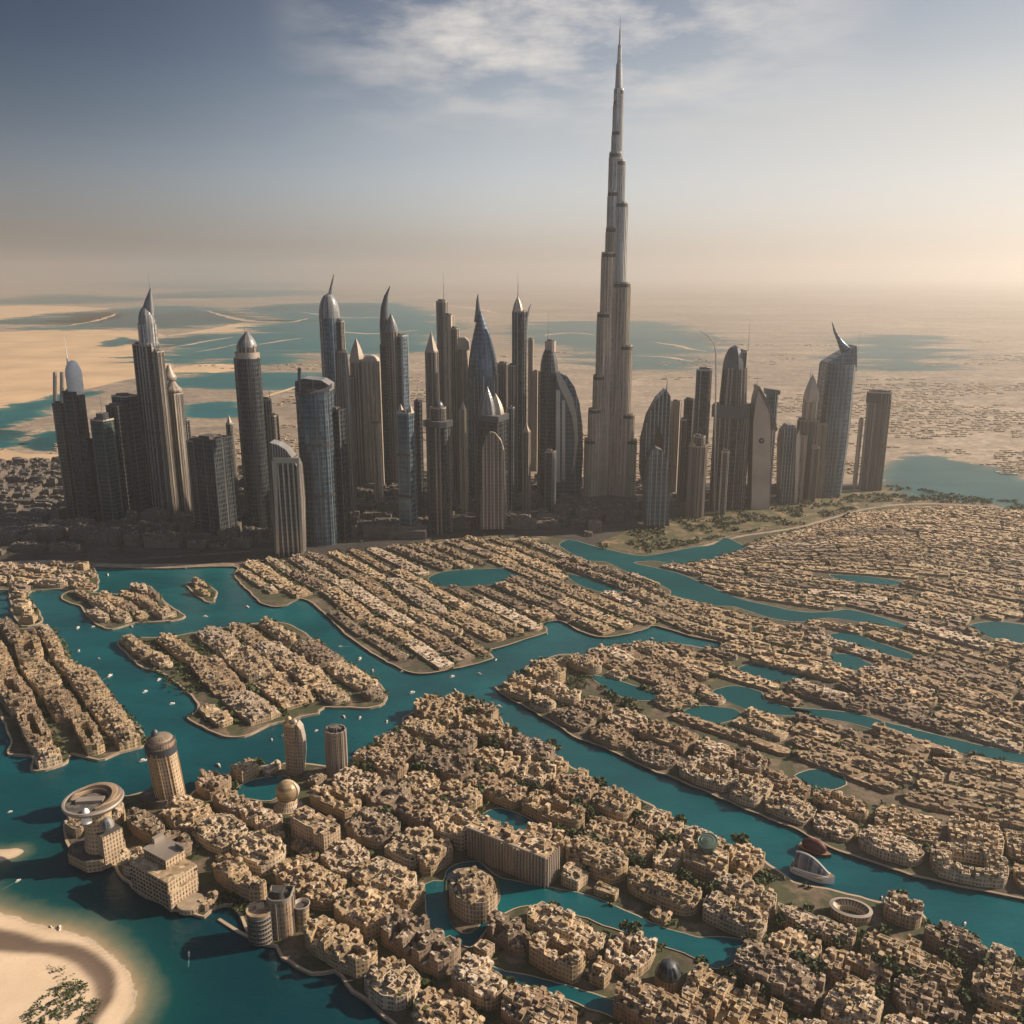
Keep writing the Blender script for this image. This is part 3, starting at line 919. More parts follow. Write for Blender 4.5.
def make_block(root, l, w, floors, cell, kind, rng, mats, z0, fh=3.1, parapet=True, clutter=1.0, k=0.5, merge=None):
    """a built-up block: warped grid of house units of different heights; two meshes, wall and roof"""
    nx = max(2, round(l / cell))
    ny = max(2, round(w / cell))
    sx = rng.random() * 100
    V = {}
    for i in range(nx + 1):
        for j in range(ny + 1):
            a, c = 2 * i / nx - 1, 2 * j / ny - 1
            x = a * math.sqrt(max(0.0, 1 - k * c * c / 2)) * l / 2
            y = c * math.sqrt(max(0.0, 1 - k * a * a / 2)) * w / 2
            x += 0.28 * cell * noise.noise(Vector((i * 0.9, j * 0.9, sx)))
            y += 0.28 * cell * noise.noise(Vector((i * 0.9, j * 0.9, sx + 9)))
            V[i, j] = (x, y)
    Hh = {}
    for i in range(nx):
        for j in range(ny):
            a, c = (2 * (i + .5) / nx - 1), (2 * (j + .5) / ny - 1)
            edge = i in (0, nx - 1) or j in (0, ny - 1)
            if kind == 'court':
                inner = abs(a) < 0.45 and abs(c) < 0.40
                f = 0.0 if inner else floors + (0 if rng.random() < .7 else rng.choice((-1, 1)))
            elif kind == 'slab':
                f = floors + (1 if (not edge and rng.random() < .4) else 0) + (0 if rng.random() < .85 else -1)
            elif kind == 'comb':
                f = floors - (0 if (i // 2) % 2 == 0 or j == ny // 2 else floors * 0.55) + rng.choice((0, 0, 1))
            elif kind == 'round':
                f = floors + (1.5 if a * a + c * c < 0.3 else 0)
            elif kind == 'row':
                f = floors * (0.42 + 0.78 * (1 - abs(c) ** 1.5) * (1 - .35 * abs(a) ** 4)) + 0.8 * noise.noise(Vector((i * 0.35, j * 0.5, sx))) + rng.choice((-.4, -.2, 0, 0, 0.2, .4))
                if rng.random() < 0.05:
                    f = 0.4
            else:
                f = floors * (0.62 + 0.5 * math.sqrt(max(0, 1 - 0.8 * (a * a * 0.6 + c * c)))) + 1.9 * noise.noise(Vector((i * 0.24, j * 0.24, sx))) + rng.choice((-.5, 0, 0, 0, 0, 0, .5))
                if not edge and rng.random() < 0.06:
                    f = floors * 0.35
            h = max(.9, round(f * 2) / 2) * fh + rng.uniform(0, 0.3) if f > 0.1 else 0.0
            Hh[i, j] = h
    wm, rm = MB(), MB()
    for i in range(nx):
        for j in range(ny):
            h = Hh[i, j]
            q = [V[i, j], V[i + 1, j], V[i + 1, j + 1], V[i, j + 1]]
            nb = [(i, j - 1), (i + 1, j), (i, j + 1), (i - 1, j)]
            rm.face([(p[0], p[1], max(h, .06)) for p in q], None, 0 if h > 0 else 3)
            for e in range(4):
                hn = Hh.get(nb[e], 0.0)
                if h > hn + 0.05:
                    a, c = q[e], q[(e + 1) % 4]
                    u0 = (i if e in (0, 2) else j) * cell
                    top = h + (0.4 if parapet else 0.0)
                    (wm if hn < 0.05 else rm).wall(a, c, hn, top, u0, 0 if hn < 0.05 else 4)
                    if parapet and h - hn > 1.0:
                        mx, my = sum(p[0] for p in q) / 4, sum(p[1] for p in q) / 4
                        t = 0.42 / max(1.5, math.hypot((a[0] + c[0]) / 2 - mx, (a[1] + c[1]) / 2 - my))
                        ai = (a[0] + (mx - a[0]) * t, a[1] + (my - a[1]) * t)
                        ci = (c[0] + (mx - c[0]) * t, c[1] + (my - c[1]) * t)
                        (wm if hn < 0.05 else rm).face([(*a, top), (*c, top), (*ci, top), (*ai, top)], [(0, 0.1)] * 4, 0 if hn < 0.05 else 4)
                        (wm if hn < 0.05 else rm).face([(*ci, h), (*ai, h), (*ai, top), (*ci, top)], [(0, 0.1)] * 4, 0 if hn < 0.05 else 4)
            if h > 0 and clutter > 0:
                for _ in range(rng.choice((0, 1, 1, 2, 3)) if rng.random() < clutter else 0):
                    s, t = rng.uniform(.2, .8), rng.uniform(.2, .8)
                    x = (q[0][0] * (1 - s) + q[1][0] * s) * (1 - t) + (q[3][0] * (1 - s) + q[2][0] * s) * t
                    y = (q[0][1] * (1 - s) + q[1][1] * s) * (1 - t) + (q[3][1] * (1 - s) + q[2][1] * s) * t
                    big = rng.random() < .25
                    bw = rng.uniform(2.0, 3.2) if big else rng.uniform(0.8, 1.8)
                    rm.box(x, y, h, bw, bw * rng.uniform(.6, 1.3), rng.uniform(2.0, 2.9) if big else rng.uniform(0.6, 1.3), rng.uniform(-.15, .15),
                           0 if big else rng.choice((1, 1, 2, 3)))
    if merge is not None:
        big, loc, rz = merge
        c_, s_ = math.cos(rz), math.sin(rz)
        for src_, mp in ((wm, {0: 0}), (rm, {0: 1, 1: 2, 2: 3, 3: 4, 4: 0})):
            b0 = len(big.v)
            big.v.extend((loc[0] + x * c_ - y * s_, loc[1] + x * s_ + y * c_, loc[2] + z_) for x, y, z_ in src_.v)
            big.f.extend(tuple(q + b0 for q in f_) for f_ in src_.f)
            big.uv.extend(src_.uv)
            big.mi.extend(mp[q] for q in src_.mi)
            big.sm.extend(src_.sm)
        return
    wm.build('wall', mats[0], root)
    rm.build('roof', [mats[1], MAT['unit'], MAT['unit_dark'], MAT['leaf'], mats[0]], root)


leaf_spots = []
waters_all = list(inland.values())


def clear_of(x, y, land, margin_waters):
    if not inside(x, y, land):
        return False
    for p in margin_waters:
        if inside(x, y, p):
            return False
    return True


def lot_ok(cx, cy, ang, l, w, land, waters):
    c, s = math.cos(ang), math.sin(ang)
    for a in (-.5, -.17, .17, .5):
        for b_ in (-.5, 0, .5):
            x, y = cx + a * l * c - b_ * w * s, cy + a * l * s + b_ * w * c
            if not clear_of(x, y, land, waters):
                return False
    for kx, ky, kr in KEEP:
        dx, dy = (kx - cx) * c + (ky - cy) * s, -(kx - cx) * s + (ky - cy) * c
        ex, ey = max(abs(dx) - l / 2, 0), max(abs(dy) - w / 2, 0)
        if ex * ex + ey * ey < kr * kr:
            return False
    return True


def bbox(p):
    return min(q[0] for q in p), max(q[0] for q in p), min(q[1] for q in p), max(q[1] for q in p)


def straight_rows(land, ang, pitch, rng, over=60):
    """parallel row lines across an outline, far row first; each a list of points"""
    c, s = math.cos(ang), math.sin(ang)
    us = [x * c + y * s for x, y in land]
    vs = [-x * s + y * c for x, y in land]
    rows = []
    v = max(vs) - pitch * 0.55
    while v > min(vs):
        pw = pitch * rng.uniform(.88, 1.12)
        line = []
        u = min(us) - over
        while u < max(us) + over:
            vv = v + 5 * noise.noise(Vector((u * 0.008, v * 0.01, 4.0)))
            line.append((u * c - vv * s, u * s + vv * c))
            u += 12
        rows.append((line, pw))
        v -= pw
    return rows


def guide_rows(top, bottom, pitch):
    """rows blended between two guide curves"""
    def resample(l, n):
        d = [0]
        for i in range(1, len(l)):
            d.append(d[-1] + math.dist(l[i - 1], l[i]))
        out = []
        j = 0
        for k in range(n):
            t = d[-1] * k / (n - 1)
            while j < len(d) - 2 and d[j + 1] < t:
                j += 1
            f = (t - d[j]) / max(1e-6, d[j + 1] - d[j])
            out.append((l[j][0] + (l[j + 1][0] - l[j][0]) * f, l[j][1] + (l[j + 1][1] - l[j][1]) * f))
        return out
    n = 60
    A, B = resample(top, n), resample(bottom, n)
    gap = sum(math.dist(a, c) for a, c in zip(A, B)) / n
    k = max(1, round(gap / pitch))
    rows = []
    for r in range(k):
        t = (r + .5) / k
        rows.append(([(a[0] + (c[0] - a[0]) * t, a[1] + (c[1] - a[1]) * t) for a, c in zip(A, B)], None, [math.dist(a, c) / k for a, c in zip(A, B)]))
    return rows


def walk(line):
    d = [0]
    for i in range(1, len(line)):
        d.append(d[-1] + math.dist(line[i - 1], line[i]))
    return d


def at_len(line, d, t):
    lo = 0
    hi = len(d) - 1
    while hi - lo > 1:
        m_ = (lo + hi) // 2
        if d[m_] <= t:
            lo = m_
        else:
            hi = m_
    f = (t - d[lo]) / max(1e-6, d[lo + 1] - d[lo])
    p, q = line[lo], line[lo + 1]
    return (p[0] + (q[0] - p[0]) * f, p[1] + (q[1] - p[1]) * f), math.atan2(q[1] - p[1], q[0] - p[0]), lo


STAT = {}
TERR = []


def run_job(job, merge=None):
    name, loc, rz, l, w, fl, cell, kind, seed, wl, parapet, clutter, k, lab, cat, group = job
    rr_ = random.Random(seed)
    if merge is not None:
        make_block(None, l, w, fl, cell, kind, rr_, None, loc[2], parapet=parapet, clutter=clutter, k=k, merge=(merge, loc, rz))
        return
    root = empty(name, loc, rz)
    make_block(root, l, w, fl, cell, kind, rr_, (MAT[wl[0]], MAT[wl[1]]), loc[2], parapet=parapet, clutter=clutter, k=k)
    tag(root, lab, cat, group)


def fill(key, land, rows, waters, z0, street, lens, floors, cell, kinds, walls, group, name, cat, where, rng, parapet=True, clutter=1.0, minw=12, gap=(4, 9), krange=(.25, .9), minl=14, shades=('tan', 'sandy', 'brown')):
    cnt = 0
    rown = 0
    for row in rows:
        line, pw = row[0], row[1]
        d = walk(line)
        t = 6.0
        idx = 0
        while t < d[-1] - 8:
            L = rng.uniform(*lens)
            placed = False
            p, ang, seg = at_len(line, d, t)
            width = (pw if pw is not None else row[2][min(seg, len(row[2]) - 1)]) - street
            if width < minw * 0.8:
                t += 8
                continue
            for sc in (1.0, 0.72, 0.5, 0.36, 0.26):
                l = L * sc
                if l < minl:
                    continue
                if t + l > d[-1]:
                    continue
                p, ang, _ = at_len(line, d, t + l / 2)
                for ws in (1.0, 0.8, 0.6):
                    w = width * ws
                    if w < minw * 0.8:
                        continue
                    for off in (0, (width - w) / 2, -(width - w) / 2) if ws < 1 else (0,):
                        cx, cy = p[0] - math.sin(ang) * off, p[1] + math.cos(ang) * off
                        if lot_ok(cx, cy, ang, l, w, land, waters):
                            placed = True
                            break
                    if placed:
                        break
                if placed:
                    break
            if not placed:
                t += 3.5
                continue
            kind = rng.choice(kinds)
            wi = rng.randrange(len(walls))
            fl = rng.uniform(*floors)
            form = {'court': 'courtyard', 'slab': 'flat topped', 'comb': 'ribbed', 'round': 'rounded', 'row': 'stepped', 'mound': 'heaped'}[kind]
            size = 'long' if l > lens[0] + .72 * (lens[1] - lens[0]) else ('short' if l < lens[0] * .9 else 'medium')
            lab = f"{size} {form} {shades[wi % len(shades)]} {cat}, {ordinal(idx)} along {ordinal(rown)} row {where}"
            job = (name, (cx, cy, z0), ang + rng.uniform(-.03, .03), l, w, fl, cell * rng.uniform(.9, 1.15), kind, rng.random(), walls[wi], parapet, clutter, rng.uniform(*krange), lab, cat, group)
            if cat in ('terrace', 'hall'):
                TERR.append(job)
            else:
                run_job(job)
            idx += 1
            cnt += 1
            leaf_spots.append((cx - math.sin(ang) * (w / 2 + street * .4), cy + math.cos(ang) * (w / 2 + street * .4), z0, l, ang, key))
            if rng.random() < .5:
                leaf_spots.append((cx + math.cos(ang) * (l / 2 + 3), cy + math.sin(ang) * (l / 2 + 3), z0, 6, ang + 1.57, key))
            t += l + rng.uniform(*gap)
        if idx:
            rown += 1
    STAT[key] = cnt


# ------------------------------------------------------------------ skyscrapers
def footprint(kind, w, rot=0.0, asp=1.0):
    if kind == 'rect':
        q = [(-.5, -.5 * asp), (.5, -.5 * asp), (.5, .5 * asp), (-.5, .5 * asp)]
    elif kind == 'notch':
        a, n_ = .5, .14
        q = [(-a + n_, -a), (a - n_, -a), (a - n_, -a + n_), (a, -a + n_), (a, a - n_), (a - n_, a - n_), (a - n_, a), (-a + n_, a), (-a + n_, a - n_), (-a, a - n_), (-a, -a + n_), (-a + n_, -a + n_)]
        q = [(x, y * asp) for x, y in q]
    elif kind == 'oct':
        q = []
        for sx, sy, o in ((-1, -1, 0), (1, -1, 1), (1, 1, 0), (-1, 1, 1)):
            e = [(sx * .5, sy * .3), (sx * .3, sy * .5)]
            q += e if o == 0 else e[::-1]
        q = [(x, y * asp) for x, y in q]
    elif kind == 'flute':
        q = []
        for i in range(48):
            r = .5 if i % 4 < 2 else .455
            q.append((r * math.cos(2 * math.pi * i / 48), r * math.sin(2 * math.pi * i / 48) * asp))
    elif kind == 'bullnose':
        q = [(.5 * math.cos(math.pi + math.pi * i / 14), -.25 * asp + .35 * math.sin(math.pi + math.pi * i / 14)) for i in range(15)] + [(.5, .5 * asp), (-.5, .5 * asp)]
    else:
        q = [(.5 * math.cos(2 * math.pi * i / 32), .5 * math.sin(2 * math.pi * i / 32) * asp) for i in range(32)]
    c, s = math.cos(rot), math.sin(rot)
    q = [(x * c - y * s, x * s + y * c) for x, y in q]
    ex = max(x for x, y in q) - min(x for x, y in q)
    mx = (max(x for x, y in q) + min(x for x, y in q)) / 2
    return ccw([((x - mx) / ex * w, y / ex * w) for x, y in q])


def weld(o, angle=40):
    import bmesh
    bm = bmesh.new()
    bm.from_mesh(o.data)
    bmesh.ops.remove_doubles(bm, verts=bm.verts, dist=0.02)
    for e in bm.edges:
        if len(e.link_faces) == 2 and e.calc_face_angle(0) > R(angle):
            e.smooth = False
    bm.to_mesh(o.data)
    bm.free()
    return o


class Tower:
    def __init__(self, label, xb, yb, name='skyscraper', cat='skyscraper', z0=GZ, keep=26):
        self.X, self.Y = P(xb, yb, z0)
        self.z0 = z0
        self.root = empty(name, (self.X, self.Y, z0))
        tag(self.root, label, cat)
        KEEP.append((self.X, self.Y, keep))

    def z(self, yp, dep=0.0):
        return zat(self.Y + dep, yp) - self.z0

    def lx(self, xp, z, dep=0.0):
        return (xp - 512.0) / FPX * zc(self.Y + dep, z + self.z0) - self.X

    def ring(self, fp, cx, cy, sc, z):
        return [(cx + x * sc, cy + y * sc, z) for x, y in fp]

    def shaft(self, name, xl, xr, yt, mat, fp='rect', rot=-25, asp=0.9, yb=None, dep=0.0, prof=((0, 1), (1, 1)), fins=0.0, fmat='fin_tan', finw=1.1, bands=0, ptop=True, over=1.5, lean=0.0):
        z1 = self.z(yt, dep)
        z0 = 0.0 if yb is None else self.z(yb, dep)
        a, c = self.lx(xl, z1, dep), self.lx(xr, z1, dep)
        w, cx = c - a, (a + c) / 2
        f = footprint(fp, w, R(rot), asp)
        mb = MB()
        rings = [self.ring(f, cx + lean * (1 - t), dep, s, z0 + (z1 - z0) * t) for t, s in prof]
        mb.loft(rings, 0, True, fp in ('round', 'bullnose'), False, 3)
        rf = random.Random(round(xl * 7 + yt))
        if fins:
            n = len(f)
            for i in range(n):
                p, q = Vector(f[i]), Vector(f[(i + 1) % n])
                L = (q - p).length
                if L < finw * 1.5 and fp not in ('round', 'bullnose', 'flute'):
                    continue
                k = max(1, round(L / fins))
                dr = (q - p).normalized()
                nr = Vector((dr.y, -dr.x))
                for j in range(k):
                    if fp in ('round', 'bullnose') and (i % max(1, round(fins / max(L, .1)))):
                        continue
                    if rf.random() < .5:
                        continue
                    fw0 = finw
                    finw_ = finw * rf.choice((.6, .8, 1, 1.3, 2.0))
                    m_ = p + (q - p) * ((j + rf.uniform(.25, .75)) / k)
                    cr = [m_ - dr * finw_ / 2 + nr * .9, m_ + dr * finw_ / 2 + nr * .9, m_ + dr * finw_ / 2 - nr * .2, m_ - dr * finw_ / 2 - nr * .2]
                    for (t0, s0), (t1, s1) in zip(prof[:-1], prof[1:]):
                        za, zb = z0 + (z1 - z0) * t0, z0 + (z1 - z0) * t1 + (over if t1 == 1 else 0)
                        lo = [(cx + lean * (1 - t0) + v.x * s0, dep + v.y * s0, za) for v in cr]
                        hi = [(cx + lean * (1 - t1) + v.x * s1, dep + v.y * s1, zb) for v in cr]
                        for e in range(4):
                            g = (e + 1) % 4
                            mb.face([lo[e], lo[g], hi[g], hi[e]], [(0, za), (1, za), (1, zb), (0, zb)], 1)
                        if t1 == 1:
                            mb.face(hi, None, 1)
        for kk in range(bands):
            t = (kk + 1) / (bands + 1)
            s = 1.0
            for (t0, s0), (t1, s1) in zip(prof[:-1], prof[1:]):
                if t0 <= t <= t1:
                    s = s0 + (s1 - s0) * (t - t0) / (t1 - t0)
            zz = z0 + (z1 - z0) * t
            e = 1 + 2.2 / max(w, 1)
            mb.loft([self.ring(f, cx + lean * (1 - t), dep, s * e, zz), self.ring(f, cx + lean * (1 - t), dep, s * e, zz + 3.2)], 2, True, False, True)
        o = mb.build(name, [MAT[mat], MAT[fmat], MAT['band'], MAT['roof_dark']], self.root)
        if ptop:
            # parapet and plant rooms on the flat roof
            pm = MB()
            st = prof[-1][1]
            pm.loft([self.ring(f, cx, dep, st * 1.01, z1 - .5), self.ring(f, cx, dep, st * 1.01, z1 + 2.2), self.ring(f, cx, dep, st * .95, z1 + 2.2), self.ring(f, cx, dep, st * .95, z1 + .2)], 0, False, False)
            pm.loft([self.ring(f, cx - w * .08, dep, st * .5, z1), self.ring(f, cx - w * .08, dep, st * .5, z1 + 5)], 1, True, False)
            pm.box(cx + w * .22, dep, z1, w * .14, w * .2, 3.2, 0.3, 1)
            pm.build('rooftop', [MAT[fmat], MAT['roof_dark']], o)
        self.last = (cx, w, z1, f)
        return o

    def dome(self, name, xl, xr, y0, y1, mat, fp='round', shape='dome', dep=0.0, bend=0.0, asp=1.0, n=10, rot=0):
        z0, z1 = self.z(y0, dep), self.z(y1, dep)
        a, c = self.lx(xl, z0, dep), self.lx(xr, z0, dep)
        w, cx = c - a, (a + c) / 2
        f = footprint(fp, w, R(rot), asp)
        rings = []
        for k in range(n + 1):
            t = k / n
            if shape == 'dome':
                s = math.sqrt(max(0.0, 1 - t * t))
            elif shape == 'ogive':
                s = (1 - t ** 1.7)
            elif shape == 'onion':
                s = (1 - t) ** .6 * (1 + .25 * math.sin(min(1, t * 2.2) * math.pi))
            elif shape == 'drum':
                s = 1.0 if t < .85 else .9
            else:
                s = 1 - t
            s = max(s, .02)
            dx = bend * t * t
            rings.append([(cx + dx + x * s, dep + y * s, z0 + (z1 - z0) * t) for x, y in f])
        mb = MB()
        mb.loft(rings, 0, True, fp == 'round')
        return weld(mb.build(name, MAT[mat], self.root))

    def spire(self, px_, y0, y1, r=1.4, mat='steel', name='spire', dep=0.0, px1=None):
        z0, z1 = self.z(y0, dep), self.z(y1, dep)
        x0 = self.lx(px_, z0, dep)
        x1 = x0 if px1 is None else self.lx(px1, z1, dep)
        mb = MB()
        zs = [0, .25, .26, .6, .61, 1]
        rs = [1, .85, .6, .5, .3, .15]
        mb.tube([(x0 + (x1 - x0) * t, dep, z0 + (z1 - z0) * t) for t in zs], [r * q for q in rs], 8)
        return mb.build(name, MAT[mat], self.root)

    def horn(self, pts, widths, mat='steel', name='horn', dep=0.0, thick=.6):
        mb = MB()
        rings = []
        for (x, y), w in zip(pts, widths):
            z = self.z(y, dep)
            m = zc(self.Y + dep, z) / FPX
            cx, hw = self.lx(x, z, dep), w * m / 2
            rings.append([(cx + hw * math.cos(2 * math.pi * i / 14), dep + thick * hw * math.sin(2 * math.pi * i / 14), z) for i in range(14)])
        mb.loft(rings, 0, True, True)
        return weld(mb.build(name, MAT[mat], self.root))

    def plate(self, name, pts, depth, mat, dep=0.0, sidemat=None, fins=0.0, fmat='fin_steel', yaw=0.0, finw=1.2):
        """an outline in the picture given its real size and a real depth; follows the tower's own distance"""
        q = []
        for x, y in pts:
            z = max(0.0, self.z(y, dep))
            q.append((self.lx(x, z, dep), z))
        q = ccw(q)
        mb = MB()
        y0, y1 = dep - depth / 2, dep + depth / 2
        mb.face([(x, y0, z) for x, z in q], [(x, z) for x, z in q], 0)
        mb.face([(x, y1, z) for x, z in reversed(q)], [(x, z) for x, z in reversed(q)], 0)
        for i in range(len(q)):
            a, c = q[i], q[(i + 1) % len(q)]
            mb.face([(a[0], y0, a[1]), (a[0], y1, a[1]), (c[0], y1, c[1]), (c[0], y0, c[1])], [(0, a[1]), (depth, a[1]), (depth, c[1]), (0, c[1])], 1)
        if fins:
            x0_, x1_ = min(p[0] for p in q), max(p[0] for p in q)
            k = int((x1_ - x0_) / fins)
            for i in range(1, k):
                x = x0_ + (x1_ - x0_) * i / k
                zs = []
                for j in range(len(q)):
                    a, c = q[j], q[(j + 1) % len(q)]
                    if (a[0] > x) != (c[0] > x):
                        zs.append(a[1] + (c[1] - a[1]) * (x - a[0]) / (c[0] - a[0]))
                zs.sort()
                for lo, hi in zip(zs[::2], zs[1::2]):
                    mb.box(x, y0 - .45, lo, finw, .9, hi - lo, 0, 2)
        return mb.build(name, [MAT[mat], MAT[sidemat or mat], MAT[fmat]], self.root)

    def podium(self, w, d, h, mat='wall_dark', rot=0.0, dx=0.0, dy=0.0):
        mb = MB()
        mb.box(dx, dy, 0, w, d, h, rot, 0, 1)
        mb.box(dx, dy, h, w * .7, d * .7, h * .5, rot, 0, 1)
        return mb.build('podium', [MAT[mat], MAT['roof_dark']], self.root)


# --- the supertall, built up from capsule shaped wings that stop at different heights
T = Tower('tallest tower of all, stepped silver needle rising far above the other towers', 607, 501, 'supertall_tower')
T.podium(150, 95, 10)


def capsule(cx0, cy0, ang, reach, r, n=9):
    ex, ey = cx0 + math.cos(ang) * reach, cy0 + math.sin(ang) * reach
    q = []
    for i in range(n + 1):
        a = ang - math.pi / 2 + math.pi * i / n
        q.append((ex + r * math.cos(a), ey + r * math.sin(a)))
    for i in range(n + 1):
        a = ang + math.pi / 2 + math.pi * i / n
        q.append((cx0 + r * math.cos(a), cy0 + r * math.sin(a)))
    return ccw(q)


def lobe(reach_px, side, yt, r, ang, name='wing_tier'):
    z1 = T.z(yt)
    m = zc(T.Y, z1) / FPX
    zz = z1
    axis = T.lx(620.5, T.z(20))
    edge = (T.lx(reach_px, z1) - axis) * side
    reach = max(0.5, (edge - r) / abs(math.cos(ang)))
    q = capsule(axis, 0, ang, reach, r)
    mb = MB()
    n = len(q)
    mb.loft([[(x, y, 0) for x, y in q], [(x, y, zz) for x, y in q]], 0, True, True, False, 3)
    for i in range(n):
        a, c = Vector(q[i]), Vector(q[(i + 1) % n])
        L = (c - a).length
        k = max(1, round(L / 6.5))
        dr = (c - a).normalized()
        nr = Vector((dr.y, -dr.x))
        for j in range(k):
            p = a + (c - a) * ((j + .5) / k) + nr * .3
            mb.box(p.x, p.y, 0, 1.0, 1.3, zz - 9, math.atan2(dr.y, dr.x), 1)
    for zb in (zz - 9,):
        e = [(axis + (x - axis) * 1.012, y * 1.012) for x, y in q]
        mb.loft([[(x, y, zb) for x, y in e], [(x, y, zb + 6) for x, y in e]], 2, True, True, True)
    low = yt > 225  # lower tiers take the haze-warmed colours
    o = mb.build(name, [MAT['silver_hazed' if low else 'silver'], MAT['fin_tan' if low else 'fin_steel'], MAT['band'], MAT['roof_dark']], T.root)
    return weld(o, 30)


LA, RA = R(203), R(-24)
for xe, yt, r in ((584, 437, 10.5), (588, 407, 11.2), (593, 374, 11.6), (597, 312, 12.0), (601.5, 252, 12.4), (606, 227, 11.6), (607.8, 191, 10.8), (609.3, 152, 9.6), (612, 130, 8.2), (613.5, 100, 6.2)):
    lobe(xe, -1, yt, r, LA)
for xe, yt, r in ((635.5, 437, 10.5), (633.5, 412, 11.2), (631.8, 344, 11.8), (630, 282, 12.2), (627.6, 202, 11.0), (625.2, 160, 9.0), (623.8, 89, 6.0)):
    lobe(xe, 1, yt, r, RA)
for reach, yt in ((46, 420), (38, 345), (30, 268), (22, 210)):
    z1 = T.z(yt)
    axis = T.lx(620.5, T.z(20))
    q = capsule(axis, 0, R(90), reach, 12)
    mb = MB()
    mb.loft([[(x, y, 0) for x, y in q], [(x, y, z1) for x, y in q]], 0, True, True, False, 3)
    weld(mb.build('wing_tier', [MAT['silver'], MAT['fin_steel'], MAT['band'], MAT['roof_dark']], T.root), 30)
axis = T.lx(620.5, T.z(20))
mb = MB()
m_ = zc(T.Y, T.z(80)) / FPX
for (ya, ybt, ra, rb) in ((140, 89, 5.0, 4.6), (89, 64, 3.6, 3.0), (64, 45, 2.2, 1.8), (45, 30, 1.1, .8), (30, 17, .55, .12)):
    za, zb_ = T.z(ya), T.z(ybt)
    mb.loft([[(axis + ra * m_ * math.cos(2 * math.pi * i / 20), ra * m_ * math.sin(2 * math.pi * i / 20), za) for i in range(20)],
             [(axis + rb * m_ * math.cos(2 * math.pi * i / 20), rb * m_ * math.sin(2 * math.pi * i / 20), zb_) for i in range(20)]], 0, True, True)
weld(mb.build('spire', MAT['silver'], T.root), 30)

# --- western cluster
T = Tower('dark slim twin shaft tower with white domed crown and mast, westernmost of the skyline', 84, 519)
T.shaft('shaft', 63, 83, 392, 'g_dark', 'notch', -20, fins=7, fmat='fin_dark', bands=2)
T.shaft('crown_drum', 66, 82, 377, 'white', 'round', yb=394, ptop=False)
T.dome('dome', 66, 82, 377, 360, 'white')
T.spire(68, 366, 337, 1.6, 'white')
T.shaft('side_shaft', 53, 65, 404, 'g_bronze', 'rect', -20, dep=8, fins=6, fmat='fin_dark')
T.plate('scaffold', [(54, 406), (54, 372), (56, 372), (56, 404), (61, 404), (61, 372), (63, 372), (63, 406)], 8, 'steel', 8)
T.shaft('low_wing', 80, 93, 440, 'g_dark', 'rect', -20, dep=-10, fins=6, fmat='fin_dark')
T = Tower('blue green glass slab tower with thin rooftop mast, beside the white domed twin', 111, 523)
T.shaft('shaft', 92, 112, 420, 'g_green', 'rect', -18, bands=1)
T.shaft('rear_shaft', 107, 126, 406, 'g_dark', 'rect', -22, dep=26, fins=6, fmat='fin_dark')
T.shaft('tall_wing', 113, 136, 396, 'g_blue', 'rect', -22, dep=55)
T.spire(103, 420, 389, 1.0)
T.shaft('rooftop_drum', 96, 108, 413, 'fin_dark', 'round', yb=420, ptop=False)
T = Tower('tall grey tower with stepped shoulders, a sail shaped silver crown and needle', 161, 516)
T.shaft('shaft', 139, 159, 344, 'g_bronze', 'notch', -28, fins=6, fmat='fin_steel', bands=1)
T.shaft('shoulder', 133, 147, 345, 'g_dark', 'rect', -22, dep=10, fins=6)
T.shaft('low_shoulder', 150, 163, 352, 's_brown', 'rect', -22, dep=-6, fins=6)
T.shaft('crown_drum', 138, 156, 324, 'silver', 'round', yb=346, ptop=False, fins=4, fmat='fin_steel')
T.dome('sail_crown', 139, 155, 324, 306, 'crown_glass', 'round', 'dome')
T.horn([(147, 322), (148, 310), (149, 300), (150.5, 288)], [15, 13, 8, 1], 'crown_glass')
T.spire(151, 300, 273, 1.3)
T = Tower('brown narrow tower topped by a knobbly bronze ball, close behind the sail crowned tower', 186, 511)
T.shaft('shaft', 164, 182, 394, 's_brown', 'rect', -25, fins=6)
T.dome('ball_crown', 165, 181, 392, 379, 's_tan', 'round', 'onion')
T.dome('finial', 164, 176, 380, 364, 'fin_tan', 'round', 'onion')
T = Tower('black broad box tower with a plain flat roof, lowest of the western cluster', 212, 537)
T.shaft('shaft', 194, 229, 438, 'g_dark', 'rect', -26, fins=9, fmat='fin_dark')
T.shaft('side_slab', 187, 203, 441, 'g_bronze', 'rect', -26, dep=22)
T.podium(80, 50, 8)
T = Tower('round dark cylinder tower with a glazed cone top, standing apart', 255, 528)
T.shaft('shaft', 234, 260, 358, 'g_dark', 'round', prof=((0, .94), (.05, 1), (1, 1)), fins=9, fmat='fin_dark', ptop=False)
T.shaft('crown_ring', 234.5, 259.5, 352, 'fin_tan', 'round', yb=366, ptop=False)
T.shaft('lantern', 237, 257, 347, 'g_bronze', 'round', yb=352, ptop=False, fins=4, fmat='fin_tan')
T.dome('cone_roof', 237, 257, 347, 331, 'crown_glass', 'round', 'ogive', bend=2)
T.spire(245, 333, 324, .9)
T = Tower('thin pair of grey slabs directly behind the round cylinder tower', 270, 522)
T.shaft('shaft', 262, 271, 400, 'g_dark', 'rect', -24, fins=5, dep=20)
T.shaft('front_slab', 268, 278, 416, 'g_bronze', 'rect', -24, fins=5)
T.spire(270, 402, 384, .8, dep=20)
T = Tower('short arched tower with white vertical ribs and a curved louvred roof, nearest the water', 291, 553)
